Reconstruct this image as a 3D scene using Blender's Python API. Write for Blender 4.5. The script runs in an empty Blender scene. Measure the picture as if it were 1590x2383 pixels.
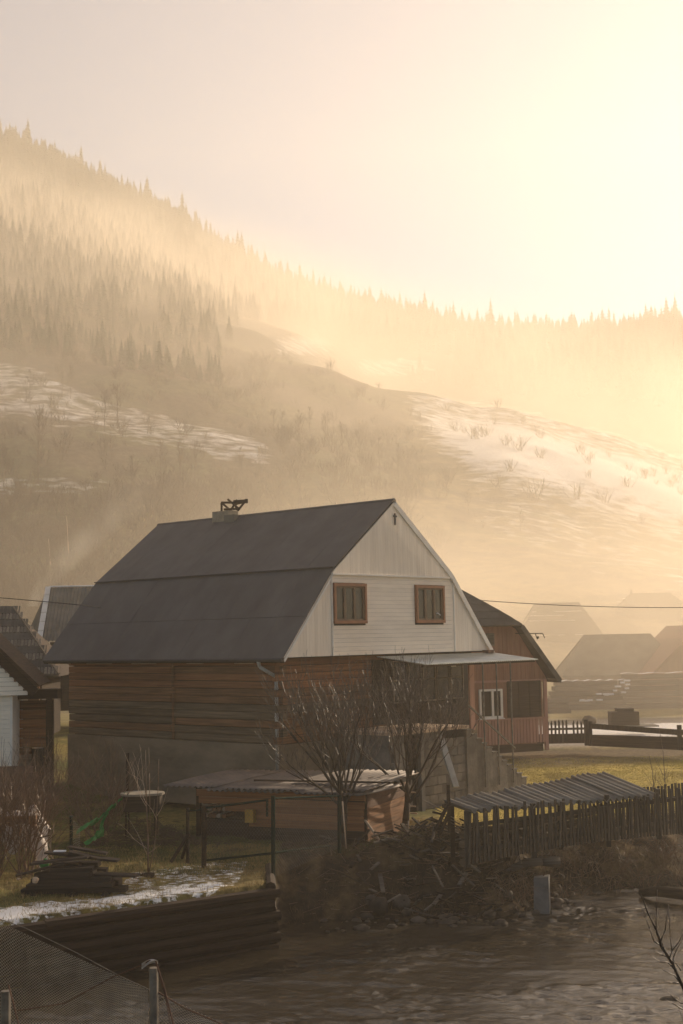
import bpy, math, random
import numpy as np
from mathutils import Vector, Matrix
random.seed(7); rng = np.random.default_rng(7)
sc = bpy.context.scene
R = math.radians
# ------------------------------------------------------------------ camera, sky, sun, exposure
F, PITCH, ROLL = 3099.7, .09395, -.01976
cam_d = bpy.data.cameras.new('camera'); cam = bpy.data.objects.new('camera', cam_d); sc.collection.objects.link(cam)
cam_d.sensor_fit = 'VERTICAL'; cam_d.sensor_height = 36; cam_d.lens = 36*F/2383
cam_d.clip_start = .2; cam_d.clip_end = 5000
cam.matrix_world = Matrix.Translation((0, 0, 6.2)) @ Matrix.Rotation(R(90)+PITCH, 4, 'X') @ Matrix.Rotation(ROLL, 4, 'Z')
sc.camera = cam
SUN_AZ, SUN_EL = 42.5, 20.0
w = bpy.data.worlds.new('World'); sc.world = w; w.use_nodes = True
nt = w.node_tree; nt.nodes.clear()
sky = nt.nodes.new('ShaderNodeTexSky'); sky.sky_type = 'NISHITA'; sky.sun_disc = False
sky.sun_elevation = R(SUN_EL); sky.sun_rotation = R(SUN_AZ); sky.altitude = 600; sky.air_density = 1.0; sky.dust_density = 0; sky.ozone_density = 1.5
bg = nt.nodes.new('ShaderNodeBackground'); bg.inputs[1].default_value = .05
wo = nt.nodes.new('ShaderNodeOutputWorld')
nt.links.new(sky.outputs[0], bg.inputs[0]); nt.links.new(bg.outputs[0], wo.inputs[0])
sun_d = bpy.data.lights.new('sun', 'SUN'); sun_d.energy = 5.0; sun_d.angle = R(.5); sun_d.color = (1, .82, .60)
sun = bpy.data.objects.new('sun', sun_d); sc.collection.objects.link(sun)
sdir = Vector((math.sin(R(SUN_AZ))*math.cos(R(SUN_EL)), math.cos(R(SUN_AZ))*math.cos(R(SUN_EL)), math.sin(R(SUN_EL))))
sun.rotation_euler = sdir.to_track_quat('Z', 'Y').to_euler(); sun.location = (20, 40, 60)
sc.view_settings.view_transform = 'Standard'; sc.view_settings.look = 'None'; sc.view_settings.gamma = 1
sc.view_settings.use_curve_mapping = False
sc.view_settings.exposure = 1.12
sc.render.engine = 'CYCLES'
cy = sc.cycles; cy.use_denoising = True; cy.max_bounces = 6; cy.diffuse_bounces = 3; cy.glossy_bounces = 3; cy.volume_bounces = 4
cy.transmission_bounces = 4; cy.transparent_max_bounces = 8; cy.sample_clamp_indirect = 6; cy.sample_clamp_direct = 12
cy.volume_step_rate = 2
HAZE_DENSITY, HAZE_G = .0011, .45
HAZE_COLOR = (1, .885, .735)
MIST_DENSITY = .019
SLOPE_MIST = .050

# ------------------------------------------------------------------ projection helpers (a photo point and its distance give a place)
_fw = np.array([0, math.cos(PITCH), math.sin(PITCH)]); _up0 = np.array([0, -math.sin(PITCH), math.cos(PITCH)]); _rt0 = np.array([1., 0, 0])
_R = math.cos(ROLL)*_rt0+math.sin(ROLL)*_up0; _U = -math.sin(ROLL)*_rt0+math.cos(ROLL)*_up0
def ray(x, y): return _fw+(x-795)/F*_R-(y-1191.5)/F*_U
def at(x, y, D): d = ray(x, y); k = D/d[1]; return Vector((d[0]*k, D, 6.2+d[2]*k))
def g(x, y, z): d = ray(x, y); k = (z-6.2)/d[2]; return Vector((d[0]*k, d[1]*k, z))

# ------------------------------------------------------------------ numpy noise
def _hash(ix, iy, s):
    h = (ix.astype(np.int64)*374761393+iy.astype(np.int64)*668265263+s*69069) & 0xffffffff
    h = ((h ^ (h >> 13))*1274126177) & 0xffffffff
    return ((h ^ (h >> 16)) & 0xffff)/65535.
def vnoise(x, y, s=0):
    x = np.asarray(x, float); y = np.asarray(y, float)
    ix = np.floor(x); iy = np.floor(y); fx = x-ix; fy = y-iy
    fx = fx*fx*fx*(fx*(fx*6-15)+10); fy = fy*fy*fy*(fy*(fy*6-15)+10)
    a = _hash(ix, iy, s); b = _hash(ix+1, iy, s); c = _hash(ix, iy+1, s); d = _hash(ix+1, iy+1, s)
    return (a*(1-fx)+b*fx)*(1-fy)+(c*(1-fx)+d*fx)*fy
def fbm(x, y, o=4, s=0):
    t = 0; a = .5; n = 0
    x = np.asarray(x, float); y = np.asarray(y, float)
    for i in range(o):
        t = t+a*vnoise(x, y, s+i*17); n += a; a *= .5
        x, y = x*1.9+y*.6+3.1, y*1.9-x*.6+7.7
    return t/n
def sstep(e0, e1, x):
    t = np.clip((x-e0)/(e1-e0), 0, 1); return t*t*(3-2*t)

# ------------------------------------------------------------------ materials
_mats = {}
def mat(name, c1, c2=None, scale=3, stretch=(1, 1, 1), rough=.85, bump=0., bscale=30, metal=0., rnd=.0, spec=.3, contrast=(.35, .65), bstretch=None):
    if name in _mats: return _mats[name]
    m = bpy.data.materials.new(name); m.use_nodes = True; _mats[name] = m
    t = m.node_tree; b = t.nodes['Principled BSDF']; L = t.links.new
    b.inputs['Roughness'].default_value = rough; b.inputs['Metallic'].default_value = metal
    b.inputs['Specular IOR Level'].default_value = spec
    geo = t.nodes.new('ShaderNodeNewGeometry')
    def coords(st, sc_):
        mp = t.nodes.new('ShaderNodeMapping'); mp.inputs['Scale'].default_value = [sc_*v for v in st]
        L(geo.outputs['Position'], mp.inputs[0]); return mp.outputs[0]
    c2 = c2 or tuple(v*.7 for v in c1)
    n = t.nodes.new('ShaderNodeTexNoise'); n.inputs['Scale'].default_value = 1; n.inputs['Detail'].default_value = 6; n.inputs['Roughness'].default_value = .6
    L(coords(stretch, scale), n.inputs['Vector'])
    r = t.nodes.new('ShaderNodeValToRGB'); r.color_ramp.elements[0].position = contrast[0]; r.color_ramp.elements[1].position = contrast[1]
    r.color_ramp.elements[0].color = (*c2, 1); r.color_ramp.elements[1].color = (*c1, 1)
    L(n.outputs[0], r.inputs[0]); col = r.outputs[0]
    if rnd:
        oi = t.nodes.new('ShaderNodeObjectInfo'); mr = t.nodes.new('ShaderNodeMapRange')
        mr.inputs[3].default_value = 1-rnd; mr.inputs[4].default_value = 1+rnd
        L(oi.outputs['Random'], mr.inputs[0]); hs = t.nodes.new('ShaderNodeHueSaturation')
        L(mr.outputs[0], hs.inputs['Value']); L(col, hs.inputs['Color']); col = hs.outputs[0]
    L(col, b.inputs['Base Color'])
    if bump:
        n2 = t.nodes.new('ShaderNodeTexNoise'); n2.inputs['Scale'].default_value = 1; n2.inputs['Detail'].default_value = 5
        L(coords(bstretch or stretch, bscale), n2.inputs['Vector'])
        bp = t.nodes.new('ShaderNodeBump'); bp.inputs['Strength'].default_value = min(1, bump); bp.inputs['Distance'].default_value = .02
        L(n2.outputs[0], bp.inputs['Height']); L(bp.outputs[0], b.inputs['Normal'])
    return m
HB = (.5, .5, 16); VB = (6, 6, .5)
log_orange = mat('log_orange', (.30, .13, .055), (.16, .065, .03), 1.3, HB, bump=.6, bscale=6, rnd=.22)
log_mid = mat('log_brown', (.25, .12, .055), (.12, .06, .03), 1.3, HB, bump=.6, bscale=6, rnd=.2)
log_grey = mat('log_grey', (.19, .13, .08), (.085, .06, .036), 1.3, HB, bump=.6, bscale=6, rnd=.2)
log_dark = mat('log_dark', (.052, .030, .017), (.02, .012, .007), 2, HB, bump=.8, bscale=7, rnd=.3)
chink = mat('log_chinking', (.015, .011, .008), None, 5)
plank_old = mat('plank_old', (.19, .155, .12), (.10, .075, .055), 2, HB, bump=.5, bscale=8, rnd=.35)
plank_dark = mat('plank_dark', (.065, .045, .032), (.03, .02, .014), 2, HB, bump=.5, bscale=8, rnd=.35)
plank_orange = mat('plank_orange', (.40, .17, .07), (.24, .10, .045), 1.5, HB, bump=.4, bscale=8, rnd=.12)
picket_wood = mat('picket_wood', (.085, .066, .048), (.04, .031, .023), 2, VB, bump=.5, bscale=5, rnd=.3)
white_siding = mat('white_siding', (.86, .76, .64), (.78, .68, .57), 1.2, (1, 1, 5), rough=.7, rnd=.04, bump=.2, bscale=9)
white_vert = mat('white_vertical_board', (.86, .76, .64), (.74, .64, .53), 1.2, (4, 4, .4), rough=.7, rnd=.035, bump=.2, bscale=9)
white_plain = mat('white_trim', (.78, .73, .66), (.68, .62, .56), 2, rough=.7)
roof_metal = mat('roof_metal', (.098, .092, .090), (.060, .056, .055), .8, (1.6, 1.6, .5), rough=.62, metal=.0, bump=.25, bscale=22, spec=.35, contrast=(.3, .7), rnd=.045)
roof_seam = mat('roof_seam', (.045, .045, .05), None, 4, rough=.6)
win_red = mat('window_frame_red', (.30, .125, .06), (.21, .09, .045), 3, rough=.6)
win_sash = mat('window_sash_brown', (.20, .13, .08), (.13, .085, .055), 3, rough=.6)
plaster = mat('foundation_plaster', (.28, .21, .14), (.13, .095, .06), 1.5, (.5, .5, 1.2), bump=.6, bscale=6, contrast=(.25, .75))
concrete = mat('concrete', (.22, .20, .175), (.13, .115, .10), 2.2, bump=.6, bscale=14)
block_stone = mat('grey_block', (.20, .175, .15), (.12, .105, .09), 2.5, bump=.7, bscale=12, rnd=.25)
zinc = mat('zinc_sheet', (.50, .52, .50), (.36, .38, .37), 3, rough=.38, metal=.55, spec=.5)
pipe_white = mat('pipe_grey', (.36, .34, .30), (.26, .24, .21), 3, rough=.5)
metal_dark = mat('metal_dark', (.035, .04, .035), None, 8, rough=.5)
metal_green = mat('metal_green', (.015, .030, .024), None, 8, rough=.9, spec=.05)
steel = mat('steel_post', (.10, .085, .07), (.2, .17, .14), 8, rough=.6)
wire_m = mat('galvanised_wire', (.42, .36, .28), (.28, .23, .18), 8, rough=.5)
red_boards = mat('red_brown_boards', (.32, .165, .11), (.24, .12, .08), 2, VB, rnd=.10, rough=.8)
pink_boards = mat('pink_boards', (.45, .25, .19), (.36, .19, .15), 2, VB, rnd=.10, rough=.8)
far_dark = mat('far_dark_roof', (.035, .03, .025), None, 2)
roof_old = mat('old_grey_roof', (.115, .105, .09), (.065, .058, .05), 1.2, bump=.6, bscale=7, rnd=.15)
shingle = mat('grey_shingle', (.22, .19, .155), (.13, .11, .09), 3, VB, rnd=.3, bump=.4, bscale=9)
brown_shingle = mat('brown_shingle', (.22, .125, .08), (.14, .08, .055), 3, HB, rnd=.2, bump=.4)
asbestos = mat('grey_corrugated', (.20, .18, .15), (.13, .115, .095), 1.4, rough=.75, bump=.4, bscale=12, rnd=.1)
sheet_brown = mat('shed_corrugated', (.20, .155, .125), (.11, .085, .068), 1.4, rough=.6, spec=.5, bump=.3, bscale=12, rnd=.12)
bark = mat('bark', (.085, .06, .042), (.045, .032, .023), 8, (1, 1, .4), bump=.6, bscale=40)
twigm = mat('twig', (.15, .105, .07), (.085, .058, .04), 8, rough=.5, spec=.5)
shrub_m = mat('shrub_twig', (.22, .125, .07), (.12, .07, .042), 6, rough=.55, spec=.4)
spruce_m = mat('spruce_needles', (.045, .058, .03), (.022, .03, .016), .4, rough=.9, rnd=.25)
brush_m = mat('bare_wood_far', (.14, .10, .07), (.085, .062, .045), .5, rough=.9, rnd=.2)
tarp_m = mat('tarp_cloth', (.62, .54, .48), (.42, .35, .30), 5, rough=.6, bump=.5, bscale=14)
tarp_green = mat('green_tarp', (.08, .34, .08), (.03, .16, .04), 5, rough=.55, bump=.5, bscale=14)
yellow_m = mat('yellow_plastic', (.50, .28, .05), None, 5, rough=.5)
stone_m = mat('river_stone', (.11, .085, .062), (.05, .038, .028), 4, bump=.6, bscale=14, rnd=.35)
pale_m = mat('pale_wood', (.55, .40, .28), (.40, .28, .19), 5, HB, rough=.7)
snowm = mat('snow', (.80, .80, .82), (.62, .62, .66), 9, rough=.7, bump=.5, bscale=20)
rust = mat('rust_brown', (.13, .065, .04), None, 6, rough=.8)
cable_m = mat('cable', (.02, .018, .016), None, 3, rough=.6)
chim_m = mat('chimney_masonry', (.30, .26, .20), (.2, .17, .13), 6, bump=.5)
def glass_mat():
    m = bpy.data.materials.new('window_glass'); m.use_nodes = True; b = m.node_tree.nodes['Principled BSDF']
    b.inputs['Base Color'].default_value = (.03, .028, .025, 1); b.inputs['Roughness'].default_value = .12; b.inputs['Specular IOR Level'].default_value = .5
    b.inputs['Alpha'].default_value = .55
    return m
glass = glass_mat()
curtain = mat('curtain', (.30, .25, .20), (.18, .15, .12), 3, (9, 9, .3), rough=.9)
room_dark = mat('dark_interior', (.02, .017, .014), None, 2)

# ------------------------------------------------------------------ mesh building
COL = sc.collection
class MB:
    def __init__(s): s.v = []; s.f = []
    def add(s, vs, fs):
        n = len(s.v); s.v += [tuple(p) for p in vs]; s.f += [tuple(i+n for i in f) for f in fs]; return s
    def box(s, c, d, rz=0):
        x, y, z = (k/2 for k in d); co, si = math.cos(rz), math.sin(rz)
        vs = [(c[0]+i*x*co-j*y*si, c[1]+i*x*si+j*y*co, c[2]+k*z) for i in (-1, 1) for j in (-1, 1) for k in (-1, 1)]
        return s.add(vs, [(0, 1, 3, 2), (4, 6, 7, 5), (0, 4, 5, 1), (2, 3, 7, 6), (0, 2, 6, 4), (1, 5, 7, 3)])
    def beam(s, p0, p1, w, h, up=(0, 0, 1)):
        p0 = Vector(p0); p1 = Vector(p1); d = (p1-p0).normalized(); a = d.cross(Vector(up))
        if a.length < 1e-4: a = d.cross(Vector((1, 0, 0)))
        a.normalize(); b = a.cross(d); a *= w/2; b *= h/2
        return s.add([p0-a-b, p0+a-b, p0+a+b, p0-a+b, p1-a-b, p1+a-b, p1+a+b, p1-a+b], [(3, 2, 1, 0), (4, 5, 6, 7), (0, 1, 5, 4), (1, 2, 6, 5), (2, 3, 7, 6), (3, 0, 4, 7)])
    def tube(s, p0, p1, r0, r1=None, n=6, cap=True):
        r1 = r0 if r1 is None else r1
        p0 = Vector(p0); p1 = Vector(p1); d = (p1-p0)
        if d.length < 1e-6: return s
        d.normalize(); a = d.cross(Vector((0, 0, 1)) if abs(d.z) < .9 else Vector((1, 0, 0))).normalized(); b = d.cross(a)
        vs = []
        for p, r in ((p0, r0), (p1, r1)):
            for i in range(n):
                t = i*2*math.pi/n; vs.append(p+a*(r*math.cos(t))+b*(r*math.sin(t)))
        fs = [(i, (i+1) % n, n+(i+1) % n, n+i) for i in range(n)]
        if cap: fs += [tuple(range(n-1, -1, -1)), tuple(range(n, 2*n))]
        return s.add(vs, fs)
    def path(s, pts, r, n=6, r1=None):
        r1 = r if r1 is None else r1; k = len(pts)-1
        for i in range(k): s.tube(pts[i], pts[i+1], r+(r1-r)*i/k, r+(r1-r)*(i+1)/k, n, True)
        return s
    def prism(s, poly, e):
        e = Vector(e); n = len(poly); a = [Vector(p) for p in poly]; b = [p+e for p in a]
        return s.add(a+b, [tuple(range(n))[::-1], tuple(range(n, 2*n))]+[(i, (i+1) % n, n+(i+1) % n, n+i) for i in range(n)])
    def grid(s, fn, nu, nv):
        vs = [fn(i/nu, j/nv) for j in range(nv+1) for i in range(nu+1)]
        return s.add(vs, [(j*(nu+1)+i, j*(nu+1)+i+1, (j+1)*(nu+1)+i+1, (j+1)*(nu+1)+i) for j in range(nv) for i in range(nu)])
    def mesh(s, name, m, smooth=False):
        me = bpy.data.meshes.new(name); me.from_pydata(s.v, [], s.f); me.materials.append(m)
        if smooth: me.shade_smooth()
        me.update(); return me
    def build(s, name, m, parent=None, smooth=False):
        """vertices are in the parent's own space (or world for top-level)"""
        o = bpy.data.objects.new(name, s.mesh(name, m, smooth)); COL.objects.link(o)
        if parent: o.parent = parent
        return o
def fixn(o):
    import bmesh
    bm = bmesh.new(); bm.from_mesh(o.data); bmesh.ops.recalc_face_normals(bm, faces=bm.faces); bm.to_mesh(o.data); bm.free(); return o
def tag(o, label=None, cat=None, group=None, kind=None):
    if label: o['label'] = label
    if cat: o['category'] = cat
    if group: o['group'] = group
    if kind: o['kind'] = kind
    return o
def thing(name, label, cat, loc=(0, 0, 0), rz=0, group=None):
    o = bpy.data.objects.new(name, None); COL.objects.link(o); o.empty_display_size = .2
    o.location = loc; o.rotation_euler = (0, 0, rz); return tag(o, label, cat, group)
_unit = {}
def unit(kind, m):
    k = (kind, m.name)
    if k not in _unit:
        b = MB()
        if kind == 'box': b.box((0, 0, 0), (1, 1, 1))
        elif kind == 'log': b.tube((0, -.5, 0), (0, .5, 0), .5, n=8)
        elif kind == 'hewn': b.prism([(-.5, -.5, -.38), (-.4, -.5, -.5), (.4, -.5, -.5), (.5, -.5, -.38), (.5, -.5, .38), (.4, -.5, .5), (-.4, -.5, .5), (-.5, -.5, .38)], (0, 1, 0))
        elif kind == 'picket': b.prism([(-.5, -.5, -.5), (.5, -.5, -.5), (.5, -.5, .42), (0, -.5, .5), (-.5, -.5, .42)], (0, 1, 0))
        _unit[k] = b.mesh(kind, m)
    return _unit[k]
def piece(name, m, p0, p1, w, h, parent=None, up=(0, 0, 1), kind='box', group=None):
    """one shared unit mesh stretched from p0 to p1 (its y axis); w across, h along up"""
    o = bpy.data.objects.new(name, unit(kind, m)); COL.objects.link(o)
    p0 = Vector(p0); p1 = Vector(p1); y = (p1-p0); L = y.length; y.normalize()
    x = y.cross(Vector(up))
    if x.length < 1e-3: x = y.cross(Vector((0, 1, 0)))
    x.normalize(); z = x.cross(y)
    M = Matrix((x*w, y*L, z*h)).transposed().to_4x4(); M.translation = (p0+p1)/2
    if parent: o.parent = parent
    o.matrix_local = M
    return o
def npmesh(name, V, Fc, m, smooth=True, attrs=None):
    me = bpy.data.meshes.new(name); V = np.asarray(V, np.float32); Fc = np.asarray(Fc, np.int32); k = Fc.shape[1]
    me.vertices.add(len(V)); me.vertices.foreach_set('co', V.ravel())
    me.loops.add(Fc.size); me.loops.foreach_set('vertex_index', Fc.ravel())
    me.polygons.add(len(Fc)); me.polygons.foreach_set('loop_start', np.arange(0, Fc.size, k, dtype=np.int32))
    me.polygons.foreach_set('loop_total', np.full(len(Fc), k, np.int32))
    me.polygons.foreach_set('use_smooth', np.full(len(Fc), smooth, bool))
    for an, av in (attrs or {}).items():
        if av.ndim == 1:
            a = me.attributes.new(an, 'FLOAT', 'POINT'); a.data.foreach_set('value', av.astype(np.float32))
        else:
            a = me.attributes.new(an, 'FLOAT_COLOR', 'POINT'); a.data.foreach_set('color', np.c_[av, np.ones(len(av))].astype(np.float32).ravel())
    me.materials.append(m); me.update(); me.validate()
    o = bpy.data.objects.new(name, me); COL.objects.link(o); return o
def gridfaces(nx, ny):
    i = np.arange(nx-1)[None, :]+np.arange(ny-1)[:, None]*nx
    i = i.ravel(); return np.c_[i, i+1, i+nx+1, i+nx]

# ------------------------------------------------------------------ terrain
BX = np.array([-60, -14, -7.5, -1.66, -1.56, .95, 3.45, 4.4, 5.84, 8.1, 14, 40, 120])
BY = np.array([-13, 19.3, 23.72, 27.75, 29.2, 29.55, 29.8, 31.1, 32.2, 33.2, 36, 46, 70])
MX, MY = 2.0, 32.2     # debris mound
def gz(x, y):
    x = np.asarray(x, float); y = np.asarray(y, float)
    yw = np.interp(x, BX, BY)
    d = (y-yw)*.85
    left = x < -1.62
    bank = np.where(left, sstep(.02, .14, d)*1.9-.7, sstep(-1.0, 2.6, d)*2.0-.78)
    land = 1.2+.3*sstep(2, 9, d)+.08*(fbm(x*.5, y*.5, 3, 5)-.5)*2*sstep(.5, 3, d)
    z = np.where(left, np.where(d > .02, np.minimum(bank+.02, land), -.7), np.minimum(bank, land))
    z = np.where((~left) & (d > -1.2), z+(.22*(fbm(x*1.7, y*1.7, 4, 9)-.5)+.10*(fbm(x*6, y*6, 3, 11)-.5))*sstep(-1.2, .5, d)*(1-.8*sstep(3.5, 6, d)), z)
    z = z+.10*(fbm(x*2.2, y*2.2, 4, 21)-.5)*left*sstep(.1, .6, d)*(1-sstep(8, 12, d))
    z = z+.42*np.exp(-(((x-MX)/1.25)**2+((y-MY)/.9)**2))
    z = z+.25*np.exp(-(((x-4.1)/.9)**2+((y-32.3)/.6)**2))
    z = z+.20*np.exp(-((y-(29.75+(x-2.62)*.685))/.6)**2)*sstep(2.2, 2.9, x)*sstep(10, 8.5, x)
    # ground behind the left huts climbs a little
    z = z+sstep(-6, -12, x)*sstep(33, 48, y)*1.1*(1-sstep(60, 90, y))
    z = z+sstep(95, 150, y)*2.2
    near = 2.25-3.0*sstep(11.8, 14.5, y-.15*x)
    z = np.where(y < 15.5, np.maximum(near, -.75), z)
    return z
def gz1(x, y): return float(gz(np.array([x]), np.array([y]))[0])
def pix(x, y, z):
    P = np.stack([x, y, np.asarray(z)-6.2], -1); d = P@_fw
    return 795+F*(P@_R)/d, 1191.5-F*(P@_U)/d

def attr_material(name, rough=.95, snow=True, fine=1.0, bump=.6, bscale=18, snscale=7, soft=.10):
    m = bpy.data.materials.new(name); m.use_nodes = True; t = m.node_tree; L = t.links.new; b = t.nodes['Principled BSDF']
    b.inputs['Roughness'].default_value = rough; b.inputs['Specular IOR Level'].default_value = .15
    geo = t.nodes.new('ShaderNodeNewGeometry')
    ca = t.nodes.new('ShaderNodeAttribute'); ca.attribute_name = 'col'
    n = t.nodes.new('ShaderNodeTexNoise'); n.inputs['Scale'].default_value = 5*fine; n.inputs['Detail'].default_value = 8; n.inputs['Roughness'].default_value = .65
    L(geo.outputs['Position'], n.inputs['Vector'])
    mr = t.nodes.new('ShaderNodeMapRange'); mr.inputs[1].default_value = .3; mr.inputs[2].default_value = .7; mr.inputs[3].default_value = .5; mr.inputs[4].default_value = 1.5
    L(n.outputs[0], mr.inputs[0])
    hs = t.nodes.new('ShaderNodeHueSaturation'); L(ca.outputs['Color'], hs.inputs['Color']); L(mr.outputs[0], hs.inputs['Value']); col = hs.outputs[0]
    n2 = t.nodes.new('ShaderNodeTexNoise'); n2.inputs['Scale'].default_value = snscale*fine; n2.inputs['Detail'].default_value = 7; n2.inputs['Roughness'].default_value = .6
    mp = t.nodes.new('ShaderNodeMapping'); mp.inputs['Scale'].default_value = (.6, 1, 1); L(geo.outputs['Position'], mp.inputs[0]); L(mp.outputs[0], n2.inputs['Vector'])
    sa = t.nodes.new('ShaderNodeAttribute'); sa.attribute_name = 'snow'
    ad = t.nodes.new('ShaderNodeMath'); ad.operation = 'ADD'; L(sa.outputs['Fac'], ad.inputs[0]); L(n2.outputs[0], ad.inputs[1])
    m2 = t.nodes.new('ShaderNodeMapRange'); m2.inputs[1].default_value = 1.0; m2.inputs[2].default_value = 1.0+soft; L(ad.outputs[0], m2.inputs[0])
    mx = t.nodes.new('ShaderNodeMix'); mx.data_type = 'RGBA'; L(m2.outputs[0], mx.inputs[0]); L(col, mx.inputs[6]); mx.inputs[7].default_value = (.82, .80, .78, 1)
    L(mx.outputs[2], b.inputs['Base Color'])
    n3 = t.nodes.new('ShaderNodeTexNoise'); n3.inputs['Scale'].default_value = bscale*fine; n3.inputs['Detail'].default_value = 5; L(geo.outputs['Position'], n3.inputs['Vector'])
    bp = t.nodes.new('ShaderNodeBump'); bp.inputs['Strength'].default_value = bump; bp.inputs['Distance'].default_value = .04/fine
    L(n3.outputs[0], bp.inputs['Height']); L(bp.outputs[0], b.inputs['Normal'])
    return m

def lerp3(a, b, t): return a*(1-t[:, None])+b*t[:, None]
xs = np.concatenate([-np.geomspace(500, 16, 34), np.arange(-15.5, 16, .12), np.geomspace(16.5, 500, 44)])
ys = np.concatenate([np.linspace(-60, 6, 10), np.arange(7, 19, .5), np.arange(19, 44, .115), np.geomspace(44.3, 170, 70)])
X, Y = np.meshgrid(xs, ys); X = X.ravel(); Y = Y.ravel(); Z = gz(X, Y)
px, py = pix(X, np.maximum(Y, 3), Z)
yw = np.interp(X, BX, BY); d = (Y-yw)*.85
n1 = fbm(X*.6, Y*.6, 4, 31); n2 = fbm(X*2.5, Y*2.5, 4, 41)
grass = np.array([.10, .10, .028]); grass2 = np.array([.21, .165, .05]); soil = np.array([.060, .040, .026]); dry = np.array([.20, .135, .065]); mud = np.array([.045, .032, .022])
col = lerp3(np.tile(grass, (len(X), 1)), grass2, sstep(.35, .65, n1))
col = lerp3(col, soil, sstep(.6, .75, n2)*.6)
# bank: dark earth and litter
bk = (1-sstep(3.5, 5.0, d))*(X > -1.7)
col = lerp3(col, lerp3(np.tile(mud, (len(X), 1)), dry, sstep(.5, .75, n2)*.6), bk)
# dry grass by the tree and right lawn, sunlight painted in as lighter colour
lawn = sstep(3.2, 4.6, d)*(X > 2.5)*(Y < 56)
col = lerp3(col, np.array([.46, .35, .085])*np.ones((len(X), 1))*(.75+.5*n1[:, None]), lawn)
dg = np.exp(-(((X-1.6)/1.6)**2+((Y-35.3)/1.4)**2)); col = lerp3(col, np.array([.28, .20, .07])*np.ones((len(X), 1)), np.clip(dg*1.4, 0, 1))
# ground shade between lawn and road put into the colour, then the road itself
yard = sstep(0, 2, Y-(49.5+.25*(X-8)))*(1-sstep(57, 59, Y))*(X > 5)
col = lerp3(col, np.array([.10, .072, .05])*np.ones((len(X), 1)), yard*.9)
road = sstep(58.5, 60, Y)*(1-sstep(76, 79, Y+.06*(X-20)))*(X > 4)
col = lerp3(col, np.array([.30, .27, .235])*np.ones((len(X), 1)), road)
# wheel ruts across the lawn
for off in (0, .9):
    rut = np.exp(-((Y-(46.8+off-.12*(X-8)-.012*(X-8)**2))/.16)**2)*(X > 7)*(X < 14.5); col = lerp3(col, np.array([.07, .05, .03])*np.ones((len(X), 1)), rut*.8); Z = Z-.05*rut
snow = np.zeros(len(X))
plat = (X < -1.7)*(d > .1)
edge = np.exp(-((d-.55)/.75)**2)
snow = np.where(plat, np.exp(-((d-.7)/1.1)**2)*.64*(X < -2.6)+.12*sstep(-5.5, -6.5, X), 0)
snow = np.where(plat & (X > -4.8) & (d > .4) & (d < 3.2) & (X < -2.3), np.maximum(snow, .50), snow)
snow = np.where(road > .5, np.maximum(snow, .60*sstep(62, 66, Y)*(1-sstep(72, 75, Y))+.2), snow)
col = lerp3(col, np.array([.20, .14, .055])*np.ones((len(X), 1)), plat*(d < 3.2)*sstep(-4, -2.5, X)*.7)
ground_m = attr_material('ground_surface')
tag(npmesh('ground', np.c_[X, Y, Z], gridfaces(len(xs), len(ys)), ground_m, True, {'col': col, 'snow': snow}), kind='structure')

# ---- hillside: a grid over view columns t = x / y and distance
SKX = [-900, -300, 0, 100, 200, 290, 350, 430, 500, 570, 640, 760, 830, 900, 1000, 1100, 1190, 1280, 1400, 1500, 1590, 1900, 2600]
SKY = [330, 318, 312, 345, 400, 440, 470, 510, 570, 610, 645, 695, 715, 735, 755, 785, 792, 792, 780, 770, 760, 740, 700]
CRX = [-900, 0, 300, 600, 880, 1050, 1190, 1300, 1450, 1590, 1900, 2600]
CRY = [640, 690, 745, 810, 890, 915, 935, 965, 1005, 1050, 1120, 1200]
tcol = np.linspace(-.62, .62, 330); dist = np.concatenate([np.linspace(118, 330, 110), np.linspace(335, 680, 70)])
T, D = np.meshgrid(tcol, dist); T = T.ravel(); D = D.ravel()
pcol = 795+F*T*.995
hy = 1483.4-(pcol-795)*.01976
zr = 6.2+640*(hy-np.interp(pcol, SKX, SKY))/F
zc = 6.2+330*(hy-np.interp(pcol, CRX, CRY))/F
def hillz(T_, D_):
    pc = 795+F*np.asarray(T_)*.995; h_ = 1483.4-(pc-795)*.01976
    zr_ = 6.2+640*(h_-np.interp(pc, SKX, SKY))/F; zc_ = 6.2+330*(h_-np.interp(pc, CRX, CRY))/F
    D_ = np.asarray(D_); X_ = T_*D_
    a = np.clip((D_-118)/212, 0, 1); a = a**1.25
    z = 1.5+(zc_-1.5)*a
    b = np.clip((D_-330)/310, 0, 1)
    dipamt = sstep(650, 950, pc)*14
    z2 = zc_+(zr_-zc_)*b-dipamt*np.sin(np.clip(b*2.2, 0, 1)*math.pi)
    z = np.where(D_ > 330, z2, z)
    z = np.where(D_ > 640, zr_-(D_-640)*.5, z)
    n = (fbm(X_/45, D_/45, 4, 77)-.5)*9*sstep(135, 230, D_)*(1-.6*sstep(560, 640, D_))
    return z+n
HZ = hillz(T, D); HX = T*D
hpx, hpy = pix(HX, D, HZ)
nn = fbm(HX/14, D/9, 5, 90); nf = fbm(HX/4, D/3, 4, 95)
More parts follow.
